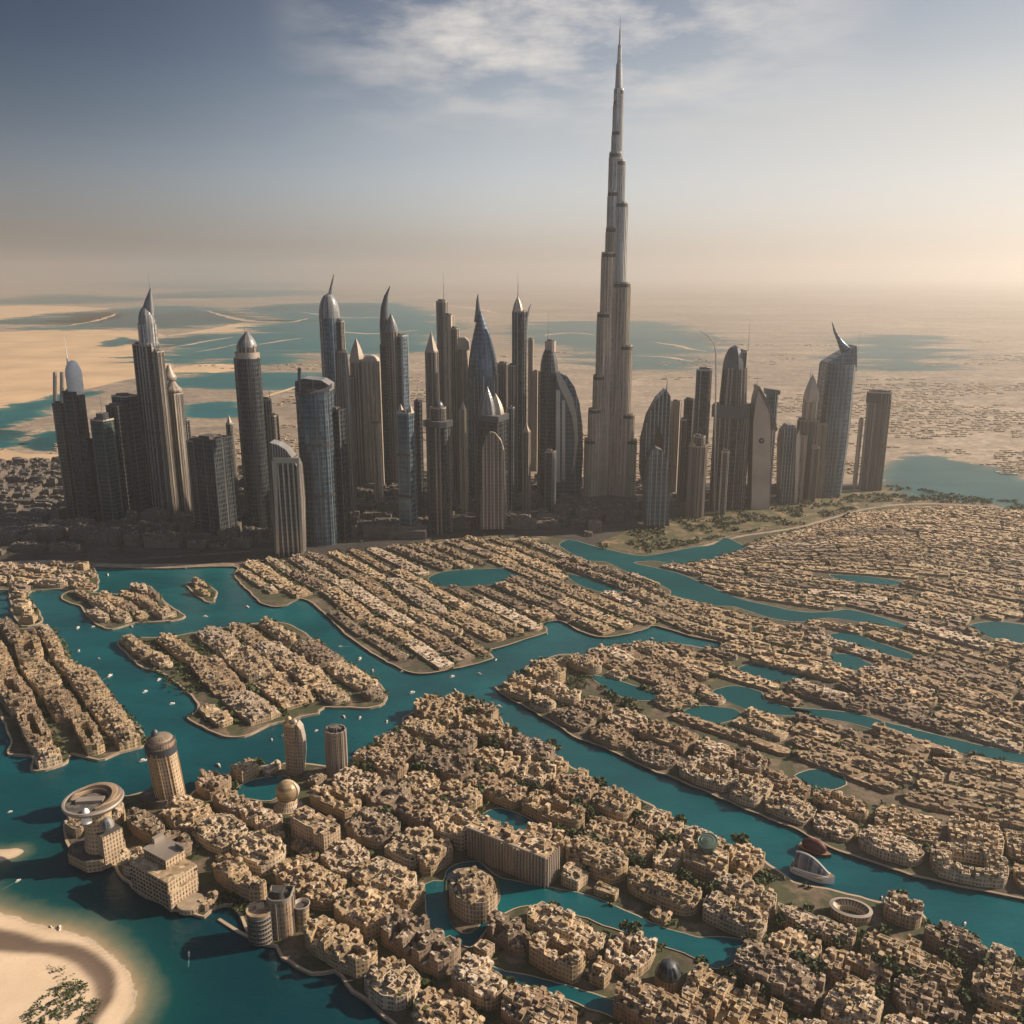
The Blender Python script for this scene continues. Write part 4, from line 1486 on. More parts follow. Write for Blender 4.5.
T.plate('body', [(277, 553), (273, 480), (273, 462), (277, 456), (296, 457), (300, 466), (303, 500), (304, 553)], 34, 'g_dark', 0, 's_brown', fins=7, fmat='fin_steel', finw=2.0)
T.plate('louvred_roof', [(274, 462), (272, 441), (280, 443), (288, 448), (294, 456), (296, 462)], 28, 'fin_dark', 5, 'fin_steel', fins=3.5, fmat='fin_steel', finw=1.0)
T.plate('white_arch', [(277, 553), (273, 458), (299, 458), (304, 553), (301, 553), (297, 463), (277, 463), (280, 553)], 5, 'steel', -19)
T = Tower('big dark blue tower with slanted crown rim and a fin on its roof edge', 322, 541)
T.shaft('shaft', 298, 331, 392, 'g_blue', 'bullnose', 0, asp=1.0, fins=9, fmat='fin_dark', bands=2)
T.plate('slanted_crown', [(298, 396), (298, 380), (306, 377), (324, 379), (332, 384), (332, 396)], 40, 'g_dark', 12, 'steel')
T.plate('rim', [(298, 399), (298, 396), (326, 388), (332, 383), (332, 387), (327, 392)], 4, 'steel', -22)
T.plate('roof_fin', [(298, 384), (298, 368), (301, 368), (301, 384)], 6, 'fin_dark', 0)
T.shaft('side_shaft', 328, 345, 410, 'g_dark', 'rect', -24, dep=14, fins=6, fmat='fin_dark')
T = Tower('blue glass tower with pointed dome and curved spike, behind the slanted crown tower', 338, 512)
T.shaft('shaft', 319, 340, 318, 'g_blue', 'round', fins=8, fmat='fin_steel', ptop=False, bands=1)
T.dome('dome', 319, 340, 318, 293, 'crown_glass', 'round', 'dome')
T.horn([(330, 296), (331, 288), (332.5, 281), (334, 274)], [5, 3, 2, .6])
T.shaft('side_shaft', 337, 344, 322, 'g_dark', 'rect', -20, dep=-8, fins=5)
T.shaft('low_wing', 336, 349, 352, 's_brown', 'oct', -20, dep=-16, fins=5, prof=((0, 1.1), (.8, 1), (1, .7)))

# --- central cluster
T = Tower('brown stone tower with a sharp knife pointed top, in the hazy middle cluster', 358, 483)
T.shaft('shaft', 350, 364, 362, 's_brown', 'rect', -22, fins=6)
T.dome('pointed_crown', 350, 364, 362, 338, 'fin_tan', 'rect', 'ogive', rot=-22, asp=.9)
T.shaft('low_shaft', 343, 355, 378, 's_brown', 'rect', -22, dep=-10, fins=5)
T = Tower('broad tan stone slab tower with a gently domed roofline, beside the knife pointed tower', 372, 484)
T.shaft('shaft', 361, 381, 362, 's_tan', 'oct', -22, fins=5)
T.dome('domed_roof', 362, 380, 362, 354, 'fin_tan', 'oct', 'dome', rot=-22)
T.spire(372, 357, 343, .7)
T = Tower('grey tower with a long curved horn sweeping above a smaller silver dome', 392, 486)
T.shaft('shaft', 380, 396, 345, 'g_dark', 'rect', -22, fins=6, fmat='fin_dark', ptop=False)
T.horn([(386, 346), (384, 325), (384, 308), (386, 296), (390, 286)], [11, 9, 7, 4, .8], 'fin_dark', thick=1.0)
T.shaft('dome_shaft', 385, 398, 332, 'g_bronze', 'round', yb=None, dep=-8, fins=5, ptop=False)
T.dome('dome', 385, 398, 332, 313, 'crown_glass', 'round', 'ogive', dep=-8)
T.shaft('side_slab', 393, 408, 336, 'g_blue', 'rect', -28, dep=-4, fins=7, fmat='fin_steel')
T = Tower('slender blue glass tower with twin small peaks and a flared dark base', 408, 536)
T.shaft('shaft', 397, 414, 413, 'g_blue', 'rect', -22, prof=((0, 1.12), (.1, 1.1), (1, 1)), bands=2, fmat='fin_steel')
T.dome('peak', 397, 405, 413, 404, 'fin_tan', 'rect', 'cone', rot=-22)
T.dome('peak', 407, 414, 413, 404, 'fin_tan', 'rect', 'cone', rot=-22)
T.podium(62, 40, 14)
T = Tower('thin black slab tower with a hairline mast, behind the twin peaked blue tower', 420, 520)
T.shaft('shaft', 414, 422, 402, 'g_dark', 'rect', -24, fins=5, fmat='fin_dark')
T.spire(418, 402, 378, .7)
T = Tower('brown tower capped by a pale steep pyramid, hidden halfway by a darker tower', 433, 505)
T.shaft('shaft', 425, 438, 352, 's_brown', 'rect', -22, fins=5)
T.dome('pyramid_roof', 425, 438, 352, 331, 'fin_tan', 'rect', 'cone', rot=-22)
T.spire(434, 336, 326, .7)
T = Tower('tall tan grey tower with squared stepped top and a needle, behind the ringed dark tower', 448, 494)
T.shaft('shaft', 436, 448, 302, 's_brown', 'notch', -22, fins=5)
T.shaft('lower_shaft', 443, 454, 316, 's_tan', 'rect', -22, dep=-6, fins=5)
T.shaft('low_shoulder', 450, 459, 329, 'g_bronze', 'rect', -22, dep=-10, fins=5)
T.spire(444, 302, 273, 1.2)
T = Tower('dark ribbed tower girded by a balcony ring below its top, in the front row', 441, 532)
T.shaft('shaft', 426, 451, 424, 'g_dark', 'notch', -24, fins=6, fmat='fin_tan')
T.shaft('balcony_ring', 423, 453, 420, 'fin_dark', 'oct', -24, yb=426, ptop=False)
T.shaft('cap', 430, 446, 408, 'g_bronze', 'round', yb=421, fins=5)
T.dome('cap_dome', 432, 444, 408, 400, 'fin_dark')
T = Tower('tan slab tower with a rounded shoulder, standing behind the ringed dark tower', 465, 494)
T.shaft('shaft', 457, 470, 347, 's_tan', 'rect', -22, fins=5, ptop=False)
T.plate('round_top', [(457, 349), (457, 340), (460, 337), (465, 337), (469, 341), (470, 349)], 24, 'fin_tan')
T = Tower('bullet shaped blue grey tower tapering to a blade thin point', 486, 497)
T.shaft('shaft', 467, 498, 375, 'g_blue', 'round', fins=7, fmat='fin_steel', ptop=False)
T.dome('bullet_top', 468, 498, 376, 308, 'g_blue', 'round', 'ogive', n=14, bend=-5)
T.horn([(478, 322), (478, 310), (477.5, 300), (478, 294)], [8, 5, 2.5, .6], 'crown_glass')
T = Tower('dark square tower crowned by tall folded glass petals, in the front row', 493, 528)
T.shaft('shaft', 475, 507, 418, 'g_dark', 'rect', -24, fins=8, fmat='fin_dark', bands=1)
T.shaft('terrace', 473, 509, 414, 'fin_dark', 'rect', -24, yb=420, ptop=False)
T.dome('petal', 478, 496, 414, 387, 'crown_glass', 'oct', 'ogive', bend=1)
T.dome('petal', 488, 504, 414, 393, 'fin_tan', 'oct', 'ogive', bend=-1, dep=5)
T.plate('arched_front', [(480, 528), (482, 450), (485, 438), (490, 431), (495, 432), (501, 440), (504, 450), (506, 528)], 14, 'g_bronze', -24, 's_tan', fins=6, fmat='fin_tan', finw=1.8)
T = Tower('plain brown slab tower tucked behind the bullet shaped tower', 503, 492)
T.shaft('shaft', 497, 510, 364, 's_brown', 'rect', -22, fins=5)
T = Tower('very slim tall grey tower with a pinnacle and a bent fin at its shoulder', 519, 498)
T.shaft('shaft', 512, 527, 312, 'g_dark', 'notch', -22, fins=5, fmat='fin_steel')
T.dome('crown', 512.5, 523, 312, 296, 'fin_tan', 'oct', 'ogive')
T.spire(518, 300, 273, 1.2)
T.horn([(526, 330), (527, 318), (529, 309), (531, 304)], [4, 3, 2, .7])
T.shaft('low_wing', 508, 517, 366, 'g_bronze', 'rect', -22, dep=-8, fins=5)
T = Tower('pale tan pair of slabs in the haze, right behind the slim pinnacle tower', 534, 470)
T.shaft('shaft', 528, 534, 340, 's_tan', 'rect', -22, fins=6)
T.shaft('low_slab', 533, 539, 372, 's_tan', 'rect', -22, fins=6, dep=-6)
T = Tower('tower with a curved blue sail wall and a white rib, beside the supertall needle', 563, 496)
T.shaft('shaft', 538, 560, 372, 'g_dark', 'oct', -20, fins=6, fmat='fin_dark', ptop=False, dep=14)
T.dome('cap', 540, 558, 373, 346, 'g_dark', 'oct', 'dome', rot=-20, dep=14)
T.shaft('turret', 545, 556, 342, 'fin_tan', 'oct', -20, yb=352, dep=14)
T.spire(548, 342, 312, .8, dep=14)
T.plate('sail', [(554, 497), (556, 376), (561, 373), (567, 376), (574, 386), (579, 402), (582, 425), (582.5, 455), (580, 497)], 26, 'g_blue', -4, 'g_blue')
T.plate('white_rib', [(556, 374), (559, 372), (566, 384), (573, 398), (577, 418), (578, 440), (575, 462), (572, 475), (574, 455), (574.5, 435), (572, 416), (566, 400), (559, 386)], 4, 'steel', -19)
T.plate('inner_slab', [(556, 482), (556, 390), (560, 390), (560, 482)], 8, 'fin_steel', -22)
T.plate('inner_slab', [(562, 480), (562, 400), (565, 400), (565, 480)], 8, 'fin_steel', -22)

# --- eastern cluster
T = Tower('lancet shaped tower with one dark curved side and a smaller arched tower before it', 656, 524)
T.plate('lancet', [(645, 500), (640, 470), (641, 440), (647, 415), (656, 398), (665, 389), (669, 395), (670, 430), (668, 505)], 30, 'g_dark', 12, 'g_bronze', fins=6, fmat='fin_steel', finw=1.0)
T.horn([(666, 394), (667, 388), (667.5, 380)], [4, 2, .5])
T.plate('hollow_shade_plate', [(650, 470), (654, 440), (659, 424), (663, 440), (665, 470)], 3, 'black_dome', -4.6)  # flat black plate; its colour stands in for the shade of a hollow
T.plate('front_arch', [(644, 524), (646, 462), (650, 450), (655, 446), (661, 449), (666, 458), (668, 524)], 26, 'g_blue', -14, 's_brown', fins=7, fmat='fin_tan', finw=1.6)
T = Tower('pale brown slab tower in the haze, behind the lancet tower', 677, 492)
T.shaft('shaft', 671, 682, 402, 's_tan', 'rect', -22, fins=6)
T = Tower('dark grey slab tower with a lower twin, left of the tall plain grey slab', 690, 502)
T.shaft('shaft', 684, 695, 400, 'g_dark', 'rect', -22, fins=6, fmat='fin_dark')
T.shaft('low_slab', 680, 687, 420, 'g_bronze', 'rect', -22, fins=6, dep=-8)
T = Tower('tall plain grey slab tower with a flat top, next to the hooked mast', 707, 506)
T.shaft('shaft', 696, 713, 370, 'g_dark', 'rect', -22, fins=6, fmat='fin_steel')
T = Tower('hooked thin mast like a bent pole, rising beside the tall plain grey slab', 715, 512, 'mast', 'mast')
z = [(714, 512), (715, 440), (716, 380), (716, 352), (714, 343), (708, 336), (700, 331)]
mb = MB()
mb.tube([(T.lx(x, max(0, T.z(y))), 0, max(0, T.z(y))) for x, y in z], [1.6, 1.5, 1.4, 1.3, 1.1, .9, .4], 8)
mb.build('pole', MAT['steel'], T.root)
mb = MB()
mb.box(0, 0, 0, 8, 8, 3)
mb.build('footing', MAT['quay'], T.root)
T = Tower('brown ribbed tower with a low broken crown, in the front row beneath the mast', 699, 516)
T.shaft('shaft', 688, 708, 446, 's_brown', 'notch', -24, fins=5)
T.shaft('crown_block', 692, 706, 437, 'g_bronze', 'rect', -24, yb=448, fins=4)
T.dome('dome', 690, 698, 447, 440, 'gold')
T = Tower('massive dark tower, wide ribbed lower half under a rounded upper shaft with antenna', 733, 506)
T.shaft('lower_shaft', 713, 752, 412, 'g_dark', 'notch', -20, fins=5.5, fmat='fin_tan', bands=1)
T.shaft('collar', 711, 753, 404, 'fin_dark', 'notch', -20, yb=416, ptop=False)
T.shaft('upper_shaft', 722, 748, 368, 'g_bronze', 'oct', -20, yb=405, fins=6, fmat='fin_tan', prof=((0, 1.12), (1, 1)), ptop=False)
T.dome('rounded_top', 722, 745, 369, 345, 'fin_dark', 'oct', 'dome', rot=-20)
T.shaft('turret', 733, 749, 352, 's_brown', 'rect', -20, yb=372)
T.spire(748, 352, 322, .9)
T = Tower('tan stone gabled tower with one round dark hole near its top', 758, 507)
T.plate('body', [(749, 507), (751, 420), (754, 398), (757, 387), (762, 394), (767, 406), (768, 430), (767, 507)], 34, 'fin_tan', 0, 's_tan')
mb = MB()
hz = T.z(439)
hx = T.lx(759, hz)
mb.tube([(hx, -17.6, hz), (hx, -17.0, hz)], [5.2, 5.2], 20)
mb.build('hole_shade_disc', MAT['black_dome'], T.root)  # flat black disc; the shade inside the hole is its colour
mb = MB()
mb.tube([(hx, -17.9, hz), (hx, -17.4, hz)], [2.0, 2.0], 16)
mb.build('hub', MAT['fin_tan'], T.root)
T.plate('roof_edge', [(756, 388), (757, 385), (768, 405), (775, 428), (773, 430), (766, 409)], 36, 'fin_dark', 0)
T.spire(757, 388, 372, .6)
T = Tower('blue grey glass slab tower immediately beside the gabled stone tower', 773, 502)
T.shaft('shaft', 766, 779, 392, 'g_blue', 'rect', -20, fins=5, fmat='fin_steel', ptop=False)
T.plate('slanted_top', [(765, 394), (765, 388), (779, 390), (779, 394)], 18, 'fin_dark')
T = Tower('low slate tower with a round arched top and white edge ribs', 787, 503)
T.plate('body', [(778, 503), (779, 440), (781, 430), (786, 424), (792, 424), (796, 430), (798, 440), (797, 503)], 26, 'g_blue', 0, 's_brown', fins=5, fmat='fin_steel', finw=1.0)
T.plate('edge_rib', [(794, 503), (796, 436), (799, 430), (800, 440), (797, 503)], 4, 'steel', -14)
T = Tower('brown stepped tower with a tapering pointed spire, next to the horned blue tower', 808, 497)
T.shaft('shaft', 797, 821, 420, 's_brown', 'notch', -22, fins=5)
T.shaft('middle_tier', 803, 819, 400, 's_tan', 'oct', -22, yb=424, fins=5, ptop=False)
T.dome('spire_roof', 804, 818, 401, 374, 'fin_tan', 'oct', 'ogive', bend=-1)
T.spire(810, 382, 367, 1.0)
T.shaft('front_slab', 799, 808, 436, 's_tan', 'rect', -22, dep=-16, fins=4)
T = Tower('big blue glass tower tapering up to a curved pointed horn, near the eastern end', 836, 494)
T.shaft('shaft', 824, 853, 364, 'g_blue', 'bullnose', 0, prof=((0, .98), (.5, 1.06), (1, 1)), fins=7, fmat='fin_steel', ptop=False, lean=-3)
T.plate('slanted_crown', [(824, 366), (824, 362), (837, 354), (853, 345), (853, 366)], 40, 'g_blue', 0, 'g_dark')
T.horn([(848, 356), (845, 348), (840, 341), (835, 332), (832, 322)], [12, 12, 6, 3, .7], 'g_blue', 'horn', thick=.6)
T.spire(856, 372, 330, .9)
T.shaft('low_slab', 820, 829, 424, 's_tan', 'rect', -22, dep=-20, fins=4)
T = Tower('brown plain box tower with a crenellated roof, easternmost of the skyline', 876, 488)
T.shaft('shaft', 866, 893, 400, 's_brown', 'rect', -24, asp=.9, fins=4.5, fmat='fin_dark')
T.shaft('crown', 865.5, 893.5, 392, 'fin_dark', 'rect', -24, asp=.9, yb=402, fins=5, fmat='fin_tan', over=3)
T = Tower('slim tan slab tower standing in the gap between the horned tower and the box tower', 862, 489)
T.shaft('shaft', 859, 864, 420, 's_tan', 'rect', -22, fins=4)


# slimmer towers standing in the gaps of the clusters
for lab, xb, yb, xl, xr, yt, mt, fm, top in (
        ('slim bronze slab tower in the gap below the knife pointed brown tower', 349, 497, 344, 351, 400, 's_brown', 'fin_tan', 0),
        ('short tan slab tower directly beneath the broad domed stone slab', 377, 500, 372, 381, 424, 's_tan', 'fin_tan', 0),
        ('slim grey tower with a tiny cone roof, squeezed beside the black plain box tower', 240, 512, 226, 233, 424, 'g_bronze', 'fin_steel', 1),
        ('narrow blue tower between the bullet shaped tower and the petal crowned tower', 509, 510, 507, 515, 408, 'g_blue', 'fin_steel', 0),
        ('low bronze tower with a small cone, close before the slim pinnacle tower', 527, 514, 522, 531, 432, 's_brown', 'fin_tan', 1),
        ('squat dark tower right at the foot of the curved sail tower', 552, 512, 545, 556, 452, 'g_dark', 'fin_steel', 0),
        ('slim dark tower between the sail crowned tower and the round cylinder tower', 196, 506, 182, 189, 420, 'g_dark', 'fin_steel', 0),
        ('thin tan tower in the gap between the ringed tower and the petal crowned tower', 464, 512, 459, 467, 410, 's_tan', 'fin_tan', 1),
        ('small grey tower in front of the massive dark rounded tower', 727, 514, 721, 730, 452, 'g_bronze', 'fin_steel', 0),
        ('small brown tower standing before the brown stepped spire tower', 816, 501, 812, 820, 448, 's_brown', 'fin_tan', 0)):
    T = Tower(lab, xb, yb, keep=18)
    T.shaft('shaft', xl, xr, yt, mt, 'rect', -22, fins=5, fmat=fm)
    if top:
        T.dome('cone_roof', xl + .5, xr - .5, yt, yt - 9, 'fin_tan', 'rect', 'cone', rot=-22)


# ------------------------------------------------------------------ landmark buildings on the near island
IZ = 1.8
win_mb = MB()
win_mb.box(0, -.12, 0, 2.1, .5, 2.0, 0, 0)
win_src = win_mb.build('window', MAT['fin_tan'])
WIN_ME = win_src.data
bpy.data.objects.remove(win_src)
win_mb = MB()
win_mb.box(0, -.33, .25, 1.6, .12, 1.5)
win_src = win_mb.build('pane', MAT['boat_glass'])
PANE_ME = win_src.data
bpy.data.objects.remove(win_src)


def put_window(root, x, y, z, ang):
    o = bpy.data.objects.new('window', WIN_ME)
    COL.objects.link(o)
    o.parent = root
    o.location = (x, y, z)
    o.rotation_euler = (0, 0, ang)
    g = bpy.data.objects.new('pane', PANE_ME)
    COL.objects.link(g)
    g.parent = o


def win_row(root, a, c, zs, n, off=0.0):
    ang = math.atan2(c[1] - a[1], c[0] - a[0])
    for z in zs:
        for i in range(n):
            t = (i + .5) / n
            put_window(root, a[0] + (c[0] - a[0]) * t, a[1] + (c[1] - a[1]) * t, z, ang)


# tilted-capped round hotel tower by the water
T = Tower('tan round ribbed tower with dark domed cap, at the water by the disc roofed hotel', 169, 799, 'hotel_tower', 'tower', IZ, 19)
T.shaft('wall', 145.5, 175, 748, 'wall_sand', 'round', fins=3.2, fmat='gold', finw=.7, ptop=False, over=0, lean=4)
T.shaft('cornice', 144.5, 176, 744, 'fin_dark', 'round', yb=751, ptop=False)
T.shaft('roof_drum', 147, 174, 739, 'wall_clay', 'round', yb=744, ptop=False)
T.dome('dome', 149, 172, 739, 734, 'wall_umber')
T.dome('dome', 151, 159, 736, 729, 'fin_dark')
T.shaft('plinth', 142, 180, 792, 'wall_dark', 'oct', ptop=False)
T.spire(176, 742, 734, .4)

# hotel with a disc roof
T = Tower('sandy hotel under a huge overhanging disc roof with a crescent opening, on the island tip', 95, 856, 'disc_hotel', 'hotel', IZ, 30)
T.shaft('wall', 88, 122, 828, 'wall_sand', 'rect', -36, asp=.8, ptop=False, dep=-3)
T.shaft('stem', 80, 110, 803, 'wall_tan', 'round', ptop=False, prof=((0, 1.15), (.5, .9), (1, 1)))
T.shaft('terrace', 69, 124, 846, 'wall_tan', 'oct', -30, ptop=False)
zd = T.z(800)
cxd = T.lx(93, zd)
rr = 29 * zc(T.Y, zd) / FPX
mb = MB()
prof = [(.55, -7), (.8, -4.5), (.97, -1.5), (1.0, 0), (.97, 1.2), (.90, 1.2), (.88, .2)]
mb.loft([[(cxd + rr * r * math.cos(2 * math.pi * i / 56), rr * r * math.sin(2 * math.pi * i / 56), zd + h) for i in range(56)] for r, h in prof], 0, True, True, True, 1)
weld(mb.build('disc_roof', [MAT['fin_tan'], MAT['roof_dark']], T.root), 30)
mb = MB()
rings = []
for i in range(29):
    a = R(-60 + 250 * i / 28)
    w = (.06 + .16 * math.sin(math.pi * i / 28))
    rings.append([(cxd + rr * (.70 + w * cc) * math.cos(a), rr * (.70 + w * cc) * math.sin(a), zd + .2 + 4.5 * hh * (.3 + .7 * math.sin(math.pi * i / 28)))
                  for cc, hh in ((1, 0), (1, .6), (.4, 1), (-.4, 1), (-1, .6), (-1, 0))])
mb.loft(rings, 0, True, False, True)
weld(mb.build('crescent', MAT['wall_clay'], T.root), 40)
mb = MB()
mb.box(cxd - 1, -2, zd + .2, rr * .9, 6, 2.2, R(6), 0)
mb.build('roof_terrace', MAT['fin_tan'], T.root)
T.dome('white_dome', 82, 92, 822, 808, 'white', dep=-16)
T.dome('glass_dome', 100, 114, 826, 817, 'crown_glass', dep=-6)

# hotel with a grid of windows
X0, Y0 = P(166, 889, IZ)
root = empty('grid_hotel', (X0, Y0, IZ), R(-33))
tag(root, 'sandy stepped hotel with a bold window grid, on the quay below the disc hotel', 'hotel')
KEEP.append((X0, Y0, 27))
mb = MB()
mb.box(0, 0, 0, 42, 24, 21, 0, 0, 1)
mb.box(-4, 5, 21, 24, 16, 7, 0, 0, 1)
mb.box(22.5, -2, 0, 3, 22, 14, 0, 0, 1)
mb.build('wall', [MAT['wall_sand'], MAT['roof_tan']], root)
win_row(root, (-20.5, -12.1), (20.5, -12.1), [1.5 + 3.3 * k for k in range(6)], 12)
win_row(root, (21.1, 10), (21.1, 11.5), [17.2], 1)
win_row(root, (-16, -3.1), (8, -3.1), [22, 25], 8)
mb = MB()
mb.box(-4, 5, 28.0, 25.5, 17.5, .8, 0, 0)
mb.box(-15, 8, 28.8, 3, 8, 4, 0, 0)
mb.box(6, 11, 28.8, 9, 2, 3, 0, 0)
mb.build('roof_canopy', MAT['fin_tan'], root)
mb = MB()
mb.loft([[(30 + 9 * math.cos(2 * math.pi * i / 24), -2 + 9 * math.sin(2 * math.pi * i / 24), z) for i in range(24)] for z in (0, 4)], 0, True, False, False, 1)
mb.build('terrace', [MAT['wall_sand'], MAT['quay']], root)

# three curved buildings by the little quay
T = Tower('drum shaped building with rows of square windows, at the edge of the quay', 259, 938, 'drum_building', 'building', IZ, 12)
T.shaft('wall', 247, 272, 910, 'fin_tan', 'round', ptop=False)
cxx, w_, z1_, _ = T.last
for k in range(6):
    for i in range(15):
        a = R(188 + 168 * i / 14)
        put_window(T.root, cxx + (w_ / 2) * math.cos(a), (w_ / 2) * math.sin(a), 1.2 + k * (z1_ - 2) / 6, a + math.pi / 2)
mb = MB()
mb.loft([[(cxx + w_ * r * math.cos(2 * math.pi * i / 32), w_ * r * math.sin(2 * math.pi * i / 32), z1_ + h) for i in range(32)] for r, h in ((.5, 0), (.52, 0), (.52, 1.2), (.46, 1.2), (.46, .3))], 0, True)
mb.box(cxx, 2, z1_ + .3, 5, 4, 2.2, .4)
mb.build('roof', MAT['roof_clay'], T.root)
T = Tower('narrow curved tower with vertical slits, between the drum building and the dish topped cylinder', 281, 930, 'curved_tower', 'tower', IZ, 11)
T.shaft('wall', 269, 292, 895, 'wall_clay', 'bullnose', 0, fins=2.2, fmat='fin_tan', finw=.5, over=0)
T = Tower('stout cylinder building with an open dish on top, east of the narrow curved tower', 302, 926, 'cylinder_building', 'building', IZ, 10)
T.shaft('wall', 294, 309, 906, 'wall_tan', 'round', ptop=False, prof=((0, 1.1), (.4, .92), (1, 1)))
cxx, w_, z1_, _ = T.last
mb = MB()
mb.loft([[(cxx + w_ * r * math.cos(2 * math.pi * i / 28), w_ * r * math.sin(2 * math.pi * i / 28), z1_ + h) for i in range(28)] for r, h in ((.5, 0), (.58, 2.0), (.53, 2.2), (.40, -1.0), (.1, -1.6))], 0, True, True)
weld(mb.build('dish', MAT['fin_tan'], T.root), 50)

# twin towers at the causeway
T = Tower('tan tower with a white lattice sail flank, western of the pair by the causeway', 295, 772, 'sail_tower', 'tower', IZ, 12)
T.shaft('wall', 284, 299, 724, 'wall_tan', 'oct', -20, fins=3, fmat='gold', finw=.6)
T.plate('lattice_sail', [(297, 770), (298, 722), (302, 727), (304.5, 738), (305.5, 752), (304, 770)], 10, 'wall_sand', -1, 'fin_tan', fins=2.6, fmat='fin_steel', finw=.45)
T.dome('dome', 285, 293, 724, 716, 'gold')
T.dome('dome', 291, 298, 724, 719, 'fin_tan')
T = Tower('tan fluted tower with a crenellated flat top, eastern of the pair by the causeway', 336, 772, 'fluted_tower', 'tower', IZ, 12)
T.shaft('wall', 325, 346, 731, 'wall_sand', 'flute', fins=3, fmat='fin_tan', finw=.6, over=2)

# golden ball
T = Tower('golden ball shaped building with a sweeping collar, near the green lagoon', 287, 806, 'ball_building', 'building', IZ, 16)
zb_ = T.z(791)
cxx = T.lx(287, zb_)
rr = 11.3 * zc(T.Y, zb_) / FPX
mb = MB()
mb.loft([[(cxx + rr * math.cos(p_) * math.cos(2 * math.pi * i / 36), rr * math.cos(p_) * math.sin(2 * math.pi * i / 36), zb_ + rr * math.sin(p_)) for i in range(36)] for p_ in [R(-88 + 176 * k / 18) for k in range(19)]], 0, True, True, True)
weld(mb.build('ball', MAT['gold_panel'], T.root))
mb = MB()
mb.loft([[(cxx + r * math.cos(2 * math.pi * i / 28), r * math.sin(2 * math.pi * i / 28), z) for i in range(28)] for r, z in ((rr * 1.25, 0), (rr * 1.0, (zb_ - rr) * .5), (rr * .75, max(1, zb_ - rr * .7)))], 0, True, True)
weld(mb.build('base_drum', MAT['wall_sand'], T.root))
mb = MB()
rings = []
for k in range(15):
    a = R(-120 + 170 * k / 14)
    o_, i_ = rr * 1.06, rr * 1.0
    wv = 3.2 * math.sin(math.pi * (k + .5) / 15) + .6
    rings.append([(cxx + o_ * math.cos(a), -wv, zb_ + o_ * math.sin(a)), (cxx + o_ * math.cos(a), wv, zb_ + o_ * math.sin(a)), (cxx + i_ * .9 * math.cos(a), wv, zb_ + i_ * .9 * math.sin(a)), (cxx + i_ * .9 * math.cos(a), -wv, zb_ + i_ * .9 * math.sin(a))])
mb.loft(rings, 0, True, False, True)
mb.build('collar', MAT['fin_tan'], T.root)
rb = random.Random(8)


def single(px_, py_, l, w, fl, kind, ang, label, name='apartment_block', cat='apartment block', walls=('wall_tan', 'roof_tan'), cell=5.5, k=.4, keep=None, z0=IZ):
    x, y = P(px_, py_, z0)
    r_ = empty(name, (x, y, z0), R(ang))
    make_block(r_, l, w, fl, cell, kind, rb, (MAT[walls[0]], MAT[walls[1]]), z0, k=k)
    tag(r_, label, cat)
    n_ = max(1, round(l / w))
    for i in range(n_):
        o_ = (i - (n_ - 1) / 2) * l / n_
        KEEP.append((x + o_ * math.cos(R(ang)), y + o_ * math.sin(R(ang)), w * .52))
    return r_


single(316, 842, 42, 17, 6, 'slab', -38, 'sandy block trailing away from the golden ball building like a tail', walls=('wall_sand', 'roof_tan'), k=.2)

single(546, 678, 46, 34, 3.4, 'mound', -45, 'rounded mound like block heading the tip of the promenade shore', 'promenade_block', 'promenade block', ('wall_tan', 'roof_tan'), 4, .9, None, GZ)
single(585, 668, 40, 24, 2.6, 'mound', -50, 'low heaped block behind the rounded block at the promenade tip', 'promenade_block', 'promenade block', ('wall_sand', 'roof_tan'), 4, .7, None, GZ)
# colonnaded waterfront block
A_, B_ = P(467, 856, GZ), P(546, 889, GZ)
ang = math.atan2(B_[1] - A_[1], B_[0] - A_[0])
L_ = math.dist(A_, B_)
mx_, my_ = (A_[0] + B_[0]) / 2 - math.sin(ang) * 9.5, (A_[1] + B_[1]) / 2 + math.cos(ang) * 9.5
root = empty('colonnaded_block', (mx_, my_, GZ), ang)
tag(root, 'long tan block with a tall colonnade of close set piers rising straight from the canal', 'apartment block')
for o_ in (-.36, -.12, .12, .36):
    KEEP.append((mx_ + o_ * L_ * math.cos(ang), my_ + o_ * L_ * math.sin(ang), 12))
make_block(root, L_, 18, 8, 5.5, 'slab', random.Random(3), (MAT['wall_clay'], MAT['roof_tan']), GZ, k=.12)
pm = MB()
n_ = int(L_ / 2.6)
for i in range(n_):
    pm.box(-L_ / 2 + L_ * (i + .5) / n_, -9.3, 0, .9, 1.0, 24, 0, 0)
for j in range(7):
    pm.box(L_ / 2 + .4, -8 + j * 2.6, 0, 1.0, .9, 24, 0, 0)
pm.box(0, -9.3, 24, L_ * .99, 1.4, 1.2, 0, 0)
pm.build('colonnade', MAT['fin_tan'], root)

# block with a green copper disc
r_ = single(706, 873, 30, 24, 4.5, 'mound', -34, 'tan block carrying a tilted green copper disc on its roof', k=.6)
mb = MB()
mb.loft([[(-2 + r * math.cos(2 * math.pi * i / 36), 4 + r * math.sin(2 * math.pi * i / 36), 23 + h + .25 * r * math.sin(2 * math.pi * i / 36)) for i in range(36)] for r, h in ((6.8, -4), (7.4, 0), (7.4, .8), (6.6, 1.0), (6.2, .7), (4.2, 1.2), (4.0, 1.0), (.3, 1.6))], 0, True, True)
weld(mb.build('copper_disc', MAT['green_dome'], r_), 35)
mb = MB()
mb.loft([[(-2 + 5.8 * math.cos(2 * math.pi * i / 28), 4 + 5.8 * math.sin(2 * math.pi * i / 28), z) for i in range(28)] for z in (6, 22)], 0)
mb.build('drum', MAT['wall_tan'], r_)

